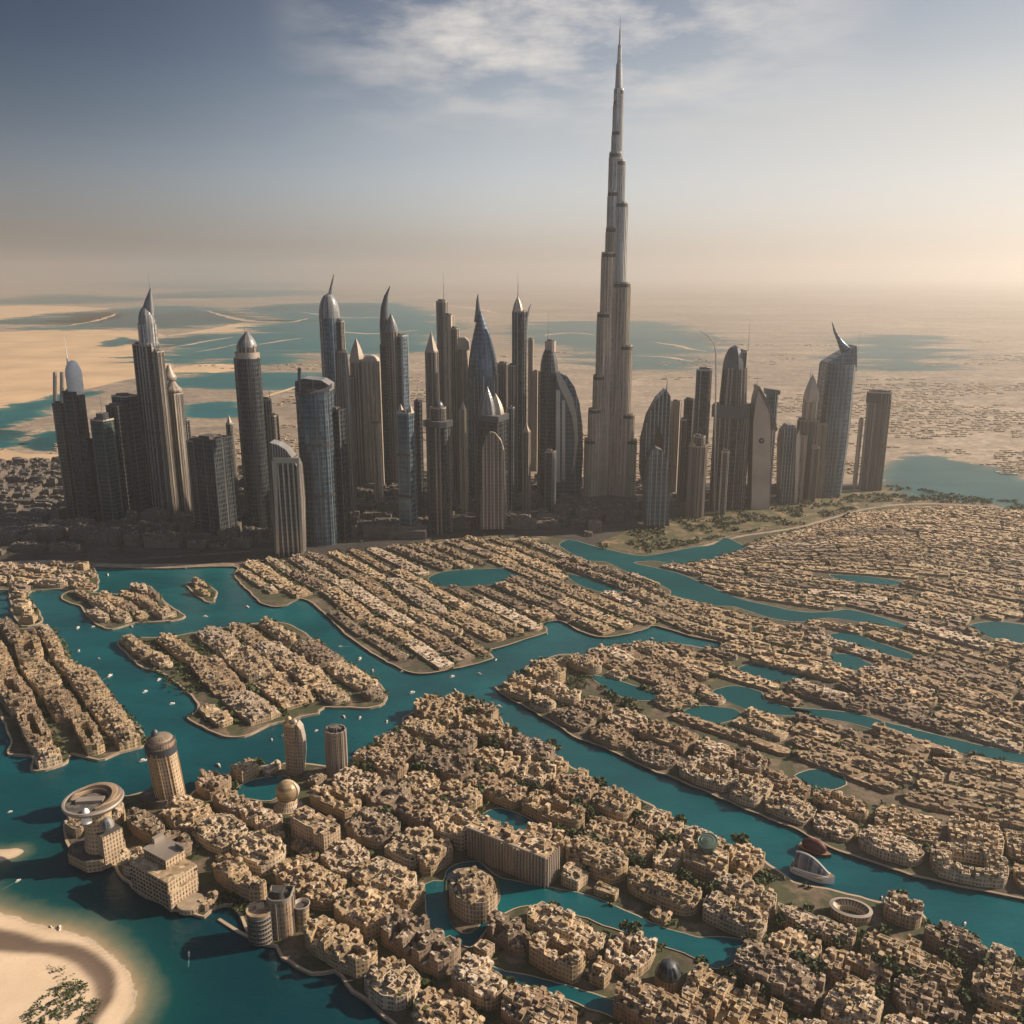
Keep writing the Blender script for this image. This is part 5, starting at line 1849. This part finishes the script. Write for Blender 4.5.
# rounded building on the canal islet
r_ = single(473, 905, 40, 30, 5, 'round', -58, 'rounded tan building filling its own islet in the canal', 'islet_building', 'building', ('wall_sand', 'roof_tan'), 5, 1.0, None, GZ + 1.2)
mb = MB()
mb.loft([[(-12 + 6.5 * math.cos(2 * math.pi * i / 28), -6 + 6.5 * math.sin(2 * math.pi * i / 28), z) for i in range(28)] for z in (0, 17.5)], 0, True, False)
mb.build('corner_drum', [MAT['black_dome']], r_)

# black dome
T = Tower('black glass dome wedged between tan blocks on the lower canal bank', 667, 984, 'dome_hall', 'hall', IZ, 11)
T.shaft('base_wall', 655, 681, 974, 'wall_clay', 'round', ptop=False)
T.dome('dome', 655.5, 680.5, 974, 961, 'g_dark')

# oval arena
X0, Y0 = P(850, 916, IZ)
root = empty('arena', (X0, Y0, IZ), R(-20))
tag(root, 'small oval arena with open middle and pale rim, beside the white ferry', 'arena')
KEEP.append((X0, Y0, 19))
mb = MB()


def ov(rx, ry, z, n=48):
    return [(rx * math.cos(2 * math.pi * i / n), ry * math.sin(2 * math.pi * i / n), z) for i in range(n)]


mb.loft([ov(12.80, 8.80, 0.00), ov(13.60, 9.60, 5.95), ov(13.12, 9.12, 6.29), ov(8.80, 5.60, 3.40), ov(7.20, 4.40, 0.85)], 0, True, False, False, 1)
weld(mb.build('stand', [MAT['wall_sand'], MAT['leaf']], root), 20)
mb = MB()
mb.loft([ov(13.76, 9.76, 6.12), ov(13.92, 9.92, 6.80), ov(11.52, 7.68, 7.31), ov(11.52, 7.68, 6.71)], 0, False, True)
weld(mb.build('rim_roof', MAT['fin_tan'], root), 30)

KEEP.append((*P(788, 893, IZ), 14))
# white ferry with a vaulted canopy, dark red barge behind it
A_, B_ = P(793, 872, 0), P(836, 888, 0)
ang = math.atan2(B_[1] - A_[1], B_[0] - A_[0])
L_ = math.dist(A_, B_)
root = empty('ferry', ((A_[0] + B_[0]) / 2, (A_[1] + B_[1]) / 2 + 4, 0), ang)
tag(root, 'white ferry with a long curved glass vault, moored by the small arena', 'ferry')


def hull(mb, L, Bm, h, n=14, m=0, md=1):
    rings = []
    for i in range(n + 1):
        t = i / n
        x = -L / 2 + L * t
        w = Bm / 2 * (1 - max(0, (t - .55) / .45) ** 2.2) * (1 if t > .12 else .75 + 2 * t)
        w = max(w, .05)
        hh = h * (1 + .35 * max(0, (t - .6) / .4) ** 2)
        rings.append([(x, -w, hh), (x, -w * .82, .1), (x, -w * .6, -.5), (x, w * .6, -.5), (x, w * .82, .1), (x, w, hh)])
    for k in range(n):
        a, c = rings[k], rings[k + 1]
        for j in range(5):
            mb.face([a[j + 1], a[j], c[j], c[j + 1]][::-1], None, m)
        mb.face([a[0], c[0], c[5], a[5]][::-1], None, md)
    mb.face(rings[0], None, m)


mb = MB()
hull(mb, L_, 13, 5)
mb.build('hull', [MAT['white'], MAT['wood']], root)
mb = MB()
rings = []
for i in range(17):
    t = i / 16
    x = -L_ * .42 + L_ * .80 * t
    hh = 5 + 11 * math.sin(math.pi * (.12 + .8 * (1 - t) * .62)) * (1 - t ** 4 * .7)
    w = 5.4 * (1 - .55 * t ** 2)
    rings.append([(x, w * math.cos(math.pi * k / 10), 5 + (hh - 5) * math.sin(math.pi * k / 10)) for k in range(11)])
for k in range(16):
    for j in range(10):
        mb.face([rings[k][j], rings[k][j + 1], rings[k + 1][j + 1], rings[k + 1][j]], None, 0, True)
mb.face(rings[0], None, 0)
mb.face(rings[-1][::-1], None, 0)
weld(mb.build('canopy', MAT['crown_glass'], root), 50)
for s_ in (0, 5, 10):
    mb = MB()
    mb.tube([(p[s_][0], p[s_][1] * 1.03, p[s_][2] + .3) for p in rings], [.75] * 17, 6)
    mb.build('canopy_rim', MAT['white'], root)
for zz in (3.2,):
    mb = MB()
    mb.box(-2, 0, zz, L_ * .7, 12.6, .5, 0, 0, 0, True)
    mb.build('deck_rail', MAT['fin_tan'], root)
bx, by = P(815, 852, 0)
root = empty('barge', (bx, by, 0), ang)
tag(root, 'dark red canopied barge lying just behind the white ferry', 'barge')
mb = MB()
hull(mb, 24, 9, 2.2)
mb.build('hull', [MAT['red'], MAT['wood']], root)
mb = MB()
mb.loft([[(-1 + 9.5 * r * math.cos(2 * math.pi * i / 20), 4.4 * r * math.sin(2 * math.pi * i / 20), h) for i in range(20)] for r, h in ((.9, 2.1), (1, 4.5), (.9, 7), (.6, 9.4), (.25, 10.4))], 0, True, True)
weld(mb.build('canopy', MAT['red'], root), 50)

# seawall arm and jetties
for nm, ln, lab, cat in (('seawall', [(219, 920), (238, 932), (262, 944)], 'thin stone seawall enclosing the shallow basin beside the grid hotel', 'seawall'),
                         ('jetty', [(1008, 893), (1014, 886), (1021, 880)], 'short pale jetty poking into the wide channel', 'jetty'),
                         ('seawall', [(640, 646), (628, 652), (620, 653)], 'small stone breakwater at the mouth of the middle channel', 'seawall')):
    line = smooth_closed([P(x, y, 0) for x, y in ln], 4, 0, 0, False)
    mb = MB()
    for i in range(len(line) - 1):
        a, c = line[i], line[i + 1]
        mb.box((a[0] + c[0]) / 2, (a[1] + c[1]) / 2, -.5, math.dist(a, c) + .1, 2.2, 1.5 + .01 * (i % 3), math.atan2(c[1] - a[1], c[0] - a[0]), 0)
    tag(mb.build(nm, MAT['path']), lab, cat)

# ------------------------------------------------------------------ fill the islands with blocks and terraces
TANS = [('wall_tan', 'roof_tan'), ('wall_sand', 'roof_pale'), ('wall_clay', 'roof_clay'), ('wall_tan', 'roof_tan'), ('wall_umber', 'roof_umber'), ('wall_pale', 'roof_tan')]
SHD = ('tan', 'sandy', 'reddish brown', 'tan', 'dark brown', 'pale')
near_w = [inland[k] for k in ('yard_pond', 'canal', 'dark_canal', 'green_lagoon', 'square_pool')]
g1 = random.Random(21)
fill('large', islands['large'], straight_rows(islands['large'], R(-36), 34, g1), near_w, IZ, 4.5, (26, 62), (2.0, 3.9), 3.5,
     ['mound', 'mound', 'mound', 'court', 'slab', 'slab', 'comb'], TANS, 'apartment blocks on the largest island', 'apartment_block', 'apartment block', 'from the wide channel', g1, gap=(1.5, 5), minl=11, shades=SHD)
# small houses in the gaps that are left between the blocks
placed_ = []
for o in COL.objects:
    if o.get('category') == 'apartment block' and o.type == 'EMPTY':
        wl_ = [c for c in o.children if c.name.startswith('wall')]
        if wl_:
            xs_ = [v.co.x for v in wl_[0].data.vertices]
            ys_ = [v.co.y for v in wl_[0].data.vertices]
            placed_.append((o.location.x, o.location.y, o.rotation_euler.z, max(xs_) - min(xs_), max(ys_) - min(ys_)))
gap_n = 0
x0_, x1_, y0_, y1_ = bbox(islands['large'])
for _ in range(9000):
    if gap_n >= 190:
        break
    x, y = g1.uniform(max(x0_, -300), min(x1_, 420)), g1.uniform(max(y0_, 400), y1_)
    l_, w_ = g1.uniform(8, 17), g1.uniform(7, 12)
    an_ = R(-36) + g1.uniform(-.1, .1) + (math.pi / 2 if g1.random() < .3 else 0)
    if not lot_ok(x, y, an_, l_ + 2, w_ + 2, islands['large'], near_w):
        continue
    r_ = math.hypot(l_, w_) * .46
    bad = False
    for bx, by, ba, bl, bw in placed_:
        dx, dy = x - bx, y - by
        if abs(dx) > 60 or abs(dy) > 60:
            continue
        c_, s_ = math.cos(ba), math.sin(ba)
        ex, ey = max(abs(dx * c_ + dy * s_) - bl / 2, 0), max(abs(-dx * s_ + dy * c_) - bw / 2, 0)
        if ex * ex + ey * ey < r_ * r_:
            bad = True
            break
    if bad:
        continue
    placed_.append((x, y, an_, l_, w_))
    ni_ = g1.randrange(6)
    near_b = min(placed_[:88], key=lambda q: (q[0] - x) ** 2 + (q[1] - y) ** 2)
    run_job(('house', (x, y, IZ), an_, l_, w_, g1.uniform(1.2, 2.8), 3.6, g1.choice(('mound', 'slab', 'row')), g1.random(), TANS[ni_], True, .7, g1.uniform(.05, .4),
             f"small {SHD[ni_]} house squeezed into a gap between the apartment blocks of the largest island", 'house', 'small houses between the apartment blocks'))
    gap_n += 1
    for kk in range(2):
        a_ = g1.uniform(0, 6.28)
        leaf_spots.append((x + math.cos(a_) * r_ * 1.2, y + math.sin(a_) * r_ * 1.2, IZ, 5, 0, 'large'))
print('gap houses', gap_n)
fill('left', islands['left'], straight_rows(islands['left'], R(-52), 33, g1), [], IZ, 7.0, (50, 100), (2.3, 3.6), 3.7, ['row', 'mound', 'court'], TANS,
     'blocks on the three ridged west island', 'ridge_block', 'ridge block', 'on the ridged west island', g1, gap=(2, 5), krange=(.1, .5), shades=SHD)
fill('hook', islands['hook'], straight_rows(islands['hook'], R(-10), 25, g1), [], IZ, 6.0, (30, 60), (1.5, 2.8), 4.2, ['row', 'mound'], TANS,
     'terraces on the hook shaped island', 'terrace', 'terrace', 'on the hook shaped island', g1, False, .3, shades=SHD)
fill('twin', islands['twin'], straight_rows(islands['twin'], R(-45), 22, g1), [], IZ, 4.5, (25, 60), (1.5, 2.8), 4.2, ['row', 'mound'], TANS,
     'terraces on the small sandy middle island', 'terrace', 'terrace', 'on the small sandy island', g1, False, .3, shades=SHD)
fill('islet', islands['islet'], straight_rows(islands['islet'], R(-45), 17, g1), [], IZ, 3.5, (16, 50), (1.4, 2.2), 4, ['row', 'mound'], TANS,
     'terraces on the tiny oval islet', 'terrace', 'terrace', 'on the tiny oval islet', g1, False, .3, shades=SHD)
fill('central', islands['central'], straight_rows(islands['central'], R(-50), 37, g1), [], IZ, 6.0, (50, 110), (1.4, 2.6), 3.7, ['row', 'row', 'mound'], TANS,
     'ridge blocks on the green coved island', 'ridge_block', 'ridge block', 'on the green cove island', g1, False, .6, gap=(2, 6), krange=(.1, .5), shades=SHD)

# mainland shores: the promenade blocks and the fan of terraces
prom_top = [P(x, y, GZ) for x, y in [(505, 678), (560, 690), (620, 712), (680, 735), (740, 752), (820, 785), (900, 812), (1040, 842), (1200, 870)]]
prom_bot = [P(x, y, GZ) for x, y in [(498, 692), (545, 716), (600, 745), (650, 767), (700, 787), (740, 804), (800, 829), (900, 869), (960, 884), (1024, 896), (1140, 924), (1300, 960)]]
prom_top = smooth_closed(prom_top, 8, 0, 0, False)
prom_bot = smooth_closed(prom_bot, 8, 0, 0, False)
prom = ccw(prom_top + prom_bot[::-1])
fill('prom', prom, guide_rows(prom_top, prom_bot, 34), list(inland.values()), GZ, 4.5, (24, 56), (1.5, 2.7), 3.5, ['mound', 'mound', 'row', 'court', 'slab'], TANS,
     'blocks along the promenade of the wide channel', 'promenade_block', 'promenade block', 'up from the channel promenade', g1, True, .8, gap=(2, 5), shades=SHD)
rest = dist_poly
fa = smooth_closed([P(x, y, GZ) for x, y in [(700, 552), (760, 540), (830, 525), (880, 512), (960, 508), (1060, 516), (1200, 535)]], 10, 0, 0, False)
fb = smooth_closed([P(x, y, GZ) for x, y in [(520, 548), (590, 566), (660, 598), (740, 622), (830, 640), (920, 668), (1040, 706), (1200, 745)]], 10, 0, 0, False)
fc = smooth_closed([P(x, y, GZ) for x, y in [(500, 676), (560, 668), (630, 690), (700, 728), (760, 750), (840, 780), (920, 808), (1040, 834), (1200, 862)]], 10, 0, 0, False)
up_poly = ccw(fa + fb[::-1])
lo_poly = ccw(fb + fc[::-1])


wat = list(inland.values())
b_poly = ccw([P(x, y, GZ) for x, y in [(232, 563), (300, 556), (400, 546), (470, 538), (520, 538), (560, 549), (600, 573), (640, 588), (668, 596), (720, 622), (722, 645), (690, 636), (655, 626), (605, 640), (545, 634), (495, 660), (420, 675), (310, 612), (235, 580)]])
# terraces of the middle district must stay on land
_old_ok = lot_ok


def lot_ok(cx, cy, ang, l, w, land, waters):
    if not _old_ok(cx, cy, ang, l, w, land, waters):
        return False
    if land is b_poly:
        return _old_ok(cx, cy, ang, l, w, dist_poly, [])
    if land is dist_poly:
        return not inside(cx, cy, b_poly)
    return True


# the fan rows are clipped by the district outline itself
fill('fan_upper', dist_poly, guide_rows(fa, fb, 25), wat + [prom], GZ, 6.0, (60, 170), (0.9, 1.4), 4.2, ['row'], TANS, 'terraces in the long rows by the park belt', 'terrace', 'terrace',
     'down from the park belt', g1, False, .25, gap=(1.5, 6), krange=(.05, .4), shades=SHD)
fill('fan_lower', dist_poly, guide_rows(fb, fc, 27), wat + [prom], GZ, 5.5, (40, 120), (1.0, 1.7), 3.8, ['row', 'row', 'mound'], TANS, 'terraces in the rows above the promenade', 'terrace', 'terrace',
     'of the fan above the promenade', g1, False, .3, gap=(2, 6), krange=(.1, .5), shades=SHD)
mid_rows = straight_rows(b_poly, R(-53), 30, g1)


fill('mid', b_poly, mid_rows, wat, GZ, 6.0, (60, 160), (0.9, 1.8), 3.9, ['row'], TANS, 'terraces in the slanting rows of the middle district', 'terrace', 'terrace',
     'of the slanting middle district', g1, False, .3, gap=(1.5, 6), krange=(.05, .4), shades=SHD)

# low dark halls and podium blocks around the feet of the towers
tg = ccw([P(x, y, GZ) for x, y in [(-60, 468), (0, 463), (180, 468), (300, 471), (450, 476), (600, 484), (700, 486), (860, 488), (860, 490), (760, 502), (640, 522), (590, 538), (540, 530), (470, 530), (400, 538), (330, 546), (235, 556), (0, 556), (-60, 560)]])
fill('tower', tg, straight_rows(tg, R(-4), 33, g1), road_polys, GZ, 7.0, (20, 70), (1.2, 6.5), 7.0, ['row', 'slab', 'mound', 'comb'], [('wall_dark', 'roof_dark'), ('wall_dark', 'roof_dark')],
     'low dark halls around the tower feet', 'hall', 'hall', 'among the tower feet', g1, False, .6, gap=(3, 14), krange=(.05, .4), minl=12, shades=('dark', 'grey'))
for ct_, nm_, lb_, ms_ in (('terrace', 'terraces', 'farther long rows of low tan terraced houses reaching to the park belt', ('wall_house', 'roof_tan')),
                           ('hall', 'halls', 'farther low dark halls crowded behind the tower feet', ('wall_dark', 'roof_dark'))):
    jobs = sorted([j for j in TERR if j[14] == ct_], key=lambda j: math.hypot(j[1][0], j[1][1]))
    for j in jobs[:290]:
        run_job(j)
    big = MB()
    for j in jobs[290:]:
        run_job(j, big)
    if big.f:
        tag(big.build(nm_, [MAT[ms_[0]], MAT[ms_[1]], MAT['unit'], MAT['unit_dark'], MAT['leaf']]), lb_, nm_, kind='stuff')
print('STAT', STAT, len(TERR))


# ------------------------------------------------------------------ greenery
vg = random.Random(77)


def clump(mb, x, y, z, r, n=12, flat=.7):
    for _ in range(n):
        a, e = vg.uniform(0, 2 * math.pi), math.asin(vg.uniform(-.2, 1))
        rr = r * vg.uniform(.5, 1.0)
        c = Vector((x + rr * math.cos(e) * math.cos(a), y + rr * math.cos(e) * math.sin(a), z + r * .35 + rr * flat * math.sin(e)))
        u = Vector((vg.gauss(0, 1), vg.gauss(0, 1), vg.gauss(0, .6))).normalized()
        v = u.cross(Vector((vg.gauss(0, 1), vg.gauss(0, 1), vg.gauss(0, 1)))).normalized()
        s = r * vg.uniform(.28, .5)
        mb.face([tuple(c - u * s - v * s * .6), tuple(c + u * s - v * s * .6), tuple(c + u * s * .7 + v * s * .6), tuple(c - u * s * .7 + v * s * .6)])


def make_tree(h, r):
    root = empty('tree', (0, 0, 0))
    mb = MB()
    mb.tube([(0, 0, -.2), (.1, 0, h * .3), (-.1, .1, h * .6), (0, 0, h * .85)], [.32, .25, .18, .06], 7)
    for k in range(4):
        a = k * 1.7
        mb.tube([(0, 0, h * .45), (r * .35 * math.cos(a), r * .35 * math.sin(a), h * .68)], [.13, .05], 5)
    mb.build('trunk', MAT['trunk'], root)
    mb = MB()
    for k in range(7):
        a = vg.uniform(0, 6.28)
        q = r * vg.uniform(.2, .62)
        clump(mb, q * math.cos(a), q * math.sin(a), h * vg.uniform(.48, .72), r * vg.uniform(.42, .62), 26, .8)
    mb.build('crown', MAT['leaf'], root)
    return root


protos = [make_tree(6.5, 3.2), make_tree(8.5, 4.0), make_tree(5.0, 2.6)]


def copy_tree_thing(src, loc, rz, sc):
    o = src.copy()
    COL.objects.link(o)
    o.location = loc
    o.rotation_euler = (0, 0, rz)
    o.scale = (sc, sc, sc)
    for ch in list(src.children):
        c = ch.copy()
        COL.objects.link(c)
        c.parent = o
        for g in list(ch.children):
            d = g.copy()
            COL.objects.link(d)
            d.parent = c
    return o


AREA = {'large': 'largest island', 'left': 'ridged west island', 'hook': 'hook shaped island', 'twin': 'small sandy island', 'islet': 'tiny islet', 'central': 'island with the green cove',
        'tower': 'tower feet', 'prom': 'promenade of the wide channel', 'fan_upper': 'eastern fan of terraces', 'fan_lower': 'lower fan of terraces', 'mid': 'slanting middle district'}
shrub = MB()
ntree = 0
order = [s for s in leaf_spots if s[5] == 'large'] + [s for s in leaf_spots if s[5] != 'large']
used = [False] * 3
for (x, y, z, l, a, key) in order:
    n = max(1, int(l / 4.5))
    for k in range(n):
        o_ = (vg.random() - .5) * l
        px_, py_ = x + o_ * math.cos(a) + vg.uniform(-1.5, 1.5), y + o_ * math.sin(a) + vg.uniform(-1.5, 1.5)
        if key in islands and not inside(px_, py_, islands[key]):
            continue
        if any(inside(px_, py_, w) for w in waters_all):
            continue
        if key == 'large' and ntree < 290 and vg.random() < .55 and min(math.hypot(px_ - q[0], py_ - q[1]) - q[2] for q in KEEP) > 2:
            i = vg.randrange(3)
            sc = vg.uniform(1.0, 1.6)
            if not used[i]:
                t_ = protos[i]
                t_.location = (px_, py_, z)
                t_.scale = (sc, sc, sc)
                used[i] = True
            else:
                t_ = copy_tree_thing(protos[i], (px_, py_, z), vg.uniform(0, 6.28), sc)
            tag(t_, ('small', 'tall spreading', 'low bushy')[i] + ' green tree in a street between the blocks of the largest island', 'tree', 'street trees of the largest island')
            ntree += 1
        else:
            clump(shrub, px_, py_, z, vg.uniform(2.2, 4.6), 10)
            if vg.random() < .5:
                clump(shrub, px_ + vg.uniform(-4, 4), py_ + vg.uniform(-4, 4), z, vg.uniform(1.2, 2.6), 8)


def scatter(px_poly, n, z, r0, r1, waters=(), cl=10):
    poly = [P(x, y, z) for x, y in px_poly]
    x0, x1, y0, y1 = bbox(poly)
    c = 0
    tries = 0
    while c < n and tries < n * 30:
        tries += 1
        x, y = vg.uniform(x0, x1), vg.uniform(y0, y1)
        if noise.noise(Vector((x * .02, y * .02, 5))) < -.08 or not inside(x, y, poly) or any(inside(x, y, w) for w in waters):
            continue
        if KEEP and min(math.hypot(x - q[0], y - q[1]) - q[2] for q in KEEP) < 1:
            continue
        clump(shrub, x, y, z, vg.uniform(r0, r1), cl)
        c += 1


scatter(PARKG, 1500, GZ, 2.0, 5.0, wat, 9)
scatter([(60, 470), (300, 470), (560, 490), (640, 520), (560, 540), (300, 556), (0, 560), (0, 500)], 700, GZ, 2, 4.5, (), 8)
scatter([(600, 680), (660, 690), (690, 706), (640, 712), (600, 698)], 90, GZ, 2, 4, wat)
scatter([(752, 872), (790, 880), (830, 896), (800, 905), (760, 890)], 70, IZ, 1.4, 3.0, wat)
scatter([(120, 645), (215, 636), (240, 660), (210, 722), (190, 715), (150, 665)], 200, IZ, 1.6, 3.4)
scatter([(515, 672), (560, 660), (600, 668), (590, 690), (540, 690)], 110, GZ, 1.6, 3.4, wat)
scatter([(160, 650), (215, 640), (250, 665), (240, 690), (190, 680)], 160, IZ, 1.6, 3.2)
scatter([(215, 893), (240, 888), (262, 905), (245, 915), (225, 905)], 60, IZ, 1.4, 2.8)
scatter([(380, 832), (412, 826), (432, 850), (400, 858)], 70, IZ, 1.6, 3.2, wat)
scatter([(330, 945), (400, 930), (425, 960), (390, 985), (340, 960)], 90, IZ, 1.2, 2.6, wat)
scatter([(22, 1018), (48, 990), (74, 980), (88, 985), (86, 1005), (60, 1024), (30, 1040)], 190, 2.0, .7, 1.8, (), 9)
scatter([(70, 1030), (92, 1000), (103, 1000), (88, 1040)], 70, 1.9, .8, 1.6, (), 9)
scatter([(-40, 962), (40, 958), (42, 963), (10, 970), (-40, 985)], 70, 2.0, .8, 1.6, (), 9)
scatter([(40, 962), (70, 968), (84, 985), (60, 985)], 30, 2.0, .5, 1.0, (), 9)
tag(shrub.build('shrubs', MAT['leaf']), 'green shrubs and bushes growing along streets, shores and the park belt', 'shrubs', kind='stuff')

# ------------------------------------------------------------------ far low houses, too many to count
mass = MB()
mg = random.Random(9)


def far_box(x, y, w, d, h, a):
    mass.box(x, y, GZ, w, d, h, a, 0, 1)


Yc = 1780.0
while Yc < 6200:
    step = 19 + (Yc - 1780) * .018
    Xc = -.62 * Yc
    while Xc < .68 * Yc:
        n_ = noise.noise(Vector((Xc * .0012, Yc * .002, 8))) + .5 * noise.noise(Vector((Xc * .006, Yc * .009, 3)))
        east = Xc > .08 * Yc
        thr = (-.05 if east else .05) + max(0, (Yc - 2400)) * (.00020 if east else .00022)
        if -0.62 * Yc < Xc < -.36 * Yc and Yc > 2050:
            thr += .5
        if n_ > thr and mg.random() < .8:
            ok = True
            for w in farpolys:
                if inside(Xc, Yc, w):
                    ok = False
                    break
            if ok and min((Xc - k[0]) ** 2 + (Yc - k[1]) ** 2 for k in KEEP) > 1600:
                s = 1 + (Yc - 1780) * .0004
                far_box(Xc + mg.uniform(-3, 3), Yc + mg.uniform(-4, 4) + .1 * Xc, mg.uniform(5, 13) * s, mg.uniform(5, 9) * s, mg.uniform(1.6, 3.6) * (1.6 if mg.random() < .06 else 1), mg.uniform(-.25, .1))
        Xc += (mg.uniform(12, 22)) * (1 + (Yc - 1780) * .0004)
    Yc += step
print('far houses', len(mass.f) // 5)
tag(mass.build('houses', [MAT['wall_mass'], MAT['roof_tan']]), 'countless low sand coloured houses spread over the plain behind the towers', 'houses', kind='stuff')

# ------------------------------------------------------------------ boats
boats = [(93, 627), (78, 628), (132, 627), (205, 617), (99, 659), (79, 651), (110, 676), (159, 680), (145, 692), (172, 704), (143, 761), (219, 766), (108, 575), (186, 562.5 + 6), (247, 607),
         (340, 647), (360, 659), (373, 671), (402, 672), (452, 677), (412, 693), (344, 717), (360, 718), (316, 731), (387, 722), (272, 740), (547, 634), (496, 660), (479, 674), (652, 639), (499, 707),
         (10, 812), (18, 881), (189, 954), (537, 913), (965, 924), (882, 898), (60, 928), (51, 927), (128, 726), (285, 736), (420, 705), (230, 625), (455, 690), (640, 650), (700, 655)]
bg = random.Random(4)
src = None


def make_boat():
    root = empty('boat', (0, 0, 0))
    mb = MB()
    hull(mb, 10, 3.4, 1.5, 10)
    mb.build('hull', [MAT['white'], MAT['wood']], root)
    mb = MB()
    q0 = [(-2.6, -1.15), (1.4, -1.1), (2.2, 0), (1.4, 1.1), (-2.6, 1.15)]
    mb.loft([[(x, y, 1.4) for x, y in q0], [(x * .9, y * .92, 2.7) for x, y in q0], [(x * .6 - .3, y * .8, 2.9) for x, y in q0]], 0, True, False)
    cab = mb.build('cabin', MAT['white'], root)
    mb = MB()
    mb.box(-.3, 0, 1.95, 3.5, 2.24, .5, 0, 0)
    mb.build('window_band', MAT['boat_glass'], cab)
    return root


def whereabouts(x, y):
    if y < 625 and x < 260:
        return 'in the basin by the hook shaped island'
    if x < 180 and y < 740:
        return 'in the channel east of the ridged west island'
    if x < 330 and y < 780:
        return 'in the channel north of the disc roofed hotel'
    if x < 520 and y < 740:
        return 'in the broad crossing of the middle channels'
    if x < 760 and y < 720:
        return 'in the channel below the middle district terraces'
    if x < 300:
        return 'in the bay off the sand beach'
    if x < 700:
        return 'in the canal by the islet building'
    return 'in the wide channel by the ferry'


cnts = {}
for i, (x, y) in enumerate(sorted(boats)):
    gx_, gy_ = P(x, y, 0)
    if i == 0:
        src = make_boat()
        o = src
    else:
        o = copy_tree_thing(src, (0, 0, 0), 0, 1)
    z_ = 0.0
    for nm_, pl_ in inland.items():
        if inside(gx_, gy_, pl_):
            z_ = GZ + .45
    s_ = bg.uniform(.42, .75) * (1.0 if y < 800 else .75)
    o.location = (gx_, gy_, z_)
    o.rotation_euler = (0, 0, bg.uniform(0, 6.28))
    o.scale = (s_, s_, s_)
    if i % 8 == 1:
        wk = MB()
        wk.face([(-4.6, -.8, .07), (-4.6, .8, .07), (-26, .5, .07), (-26, -.5, .07)])
        wk.build('wake', MAT['foam'], o)
    w_ = whereabouts(x, y)
    n_ = cnts.get(w_, 0)
    cnts[w_] = n_ + 1
    tag(o, f"{'tiny' if s_ < .5 else 'small'} white motorboat, {ordinal(n_)} from the west {w_}", 'boat', 'small white boats on the water')

# ------------------------------------------------------------------ haze: one box of even, pale air
hz_m = bpy.data.materials.new('haze')
hz_m.use_nodes = True
ht = hz_m.node_tree
ht.nodes.clear()
HN = NT(ht)
pv_ = HN.n('ShaderNodeVolumePrincipled', i_Color=(0.83, 0.815, 0.79, 1.0), i_Density=HAZE_DENSITY, i_Anisotropy=0.55)
ho = HN.n('ShaderNodeOutputMaterial')
ht.links.new(pv_.outputs[0], ho.inputs['Volume'])
mb = MB()
e_ = EXT + 800
q = [(-e_, -1500), (e_, -1500), (e_, e_), (-e_, e_)]
mb.prism(q, -2.6, 900.0, 0, None, True)
tag(mb.build('haze', hz_m), 'pale dusty haze over the whole plain', 'haze', kind='stuff')
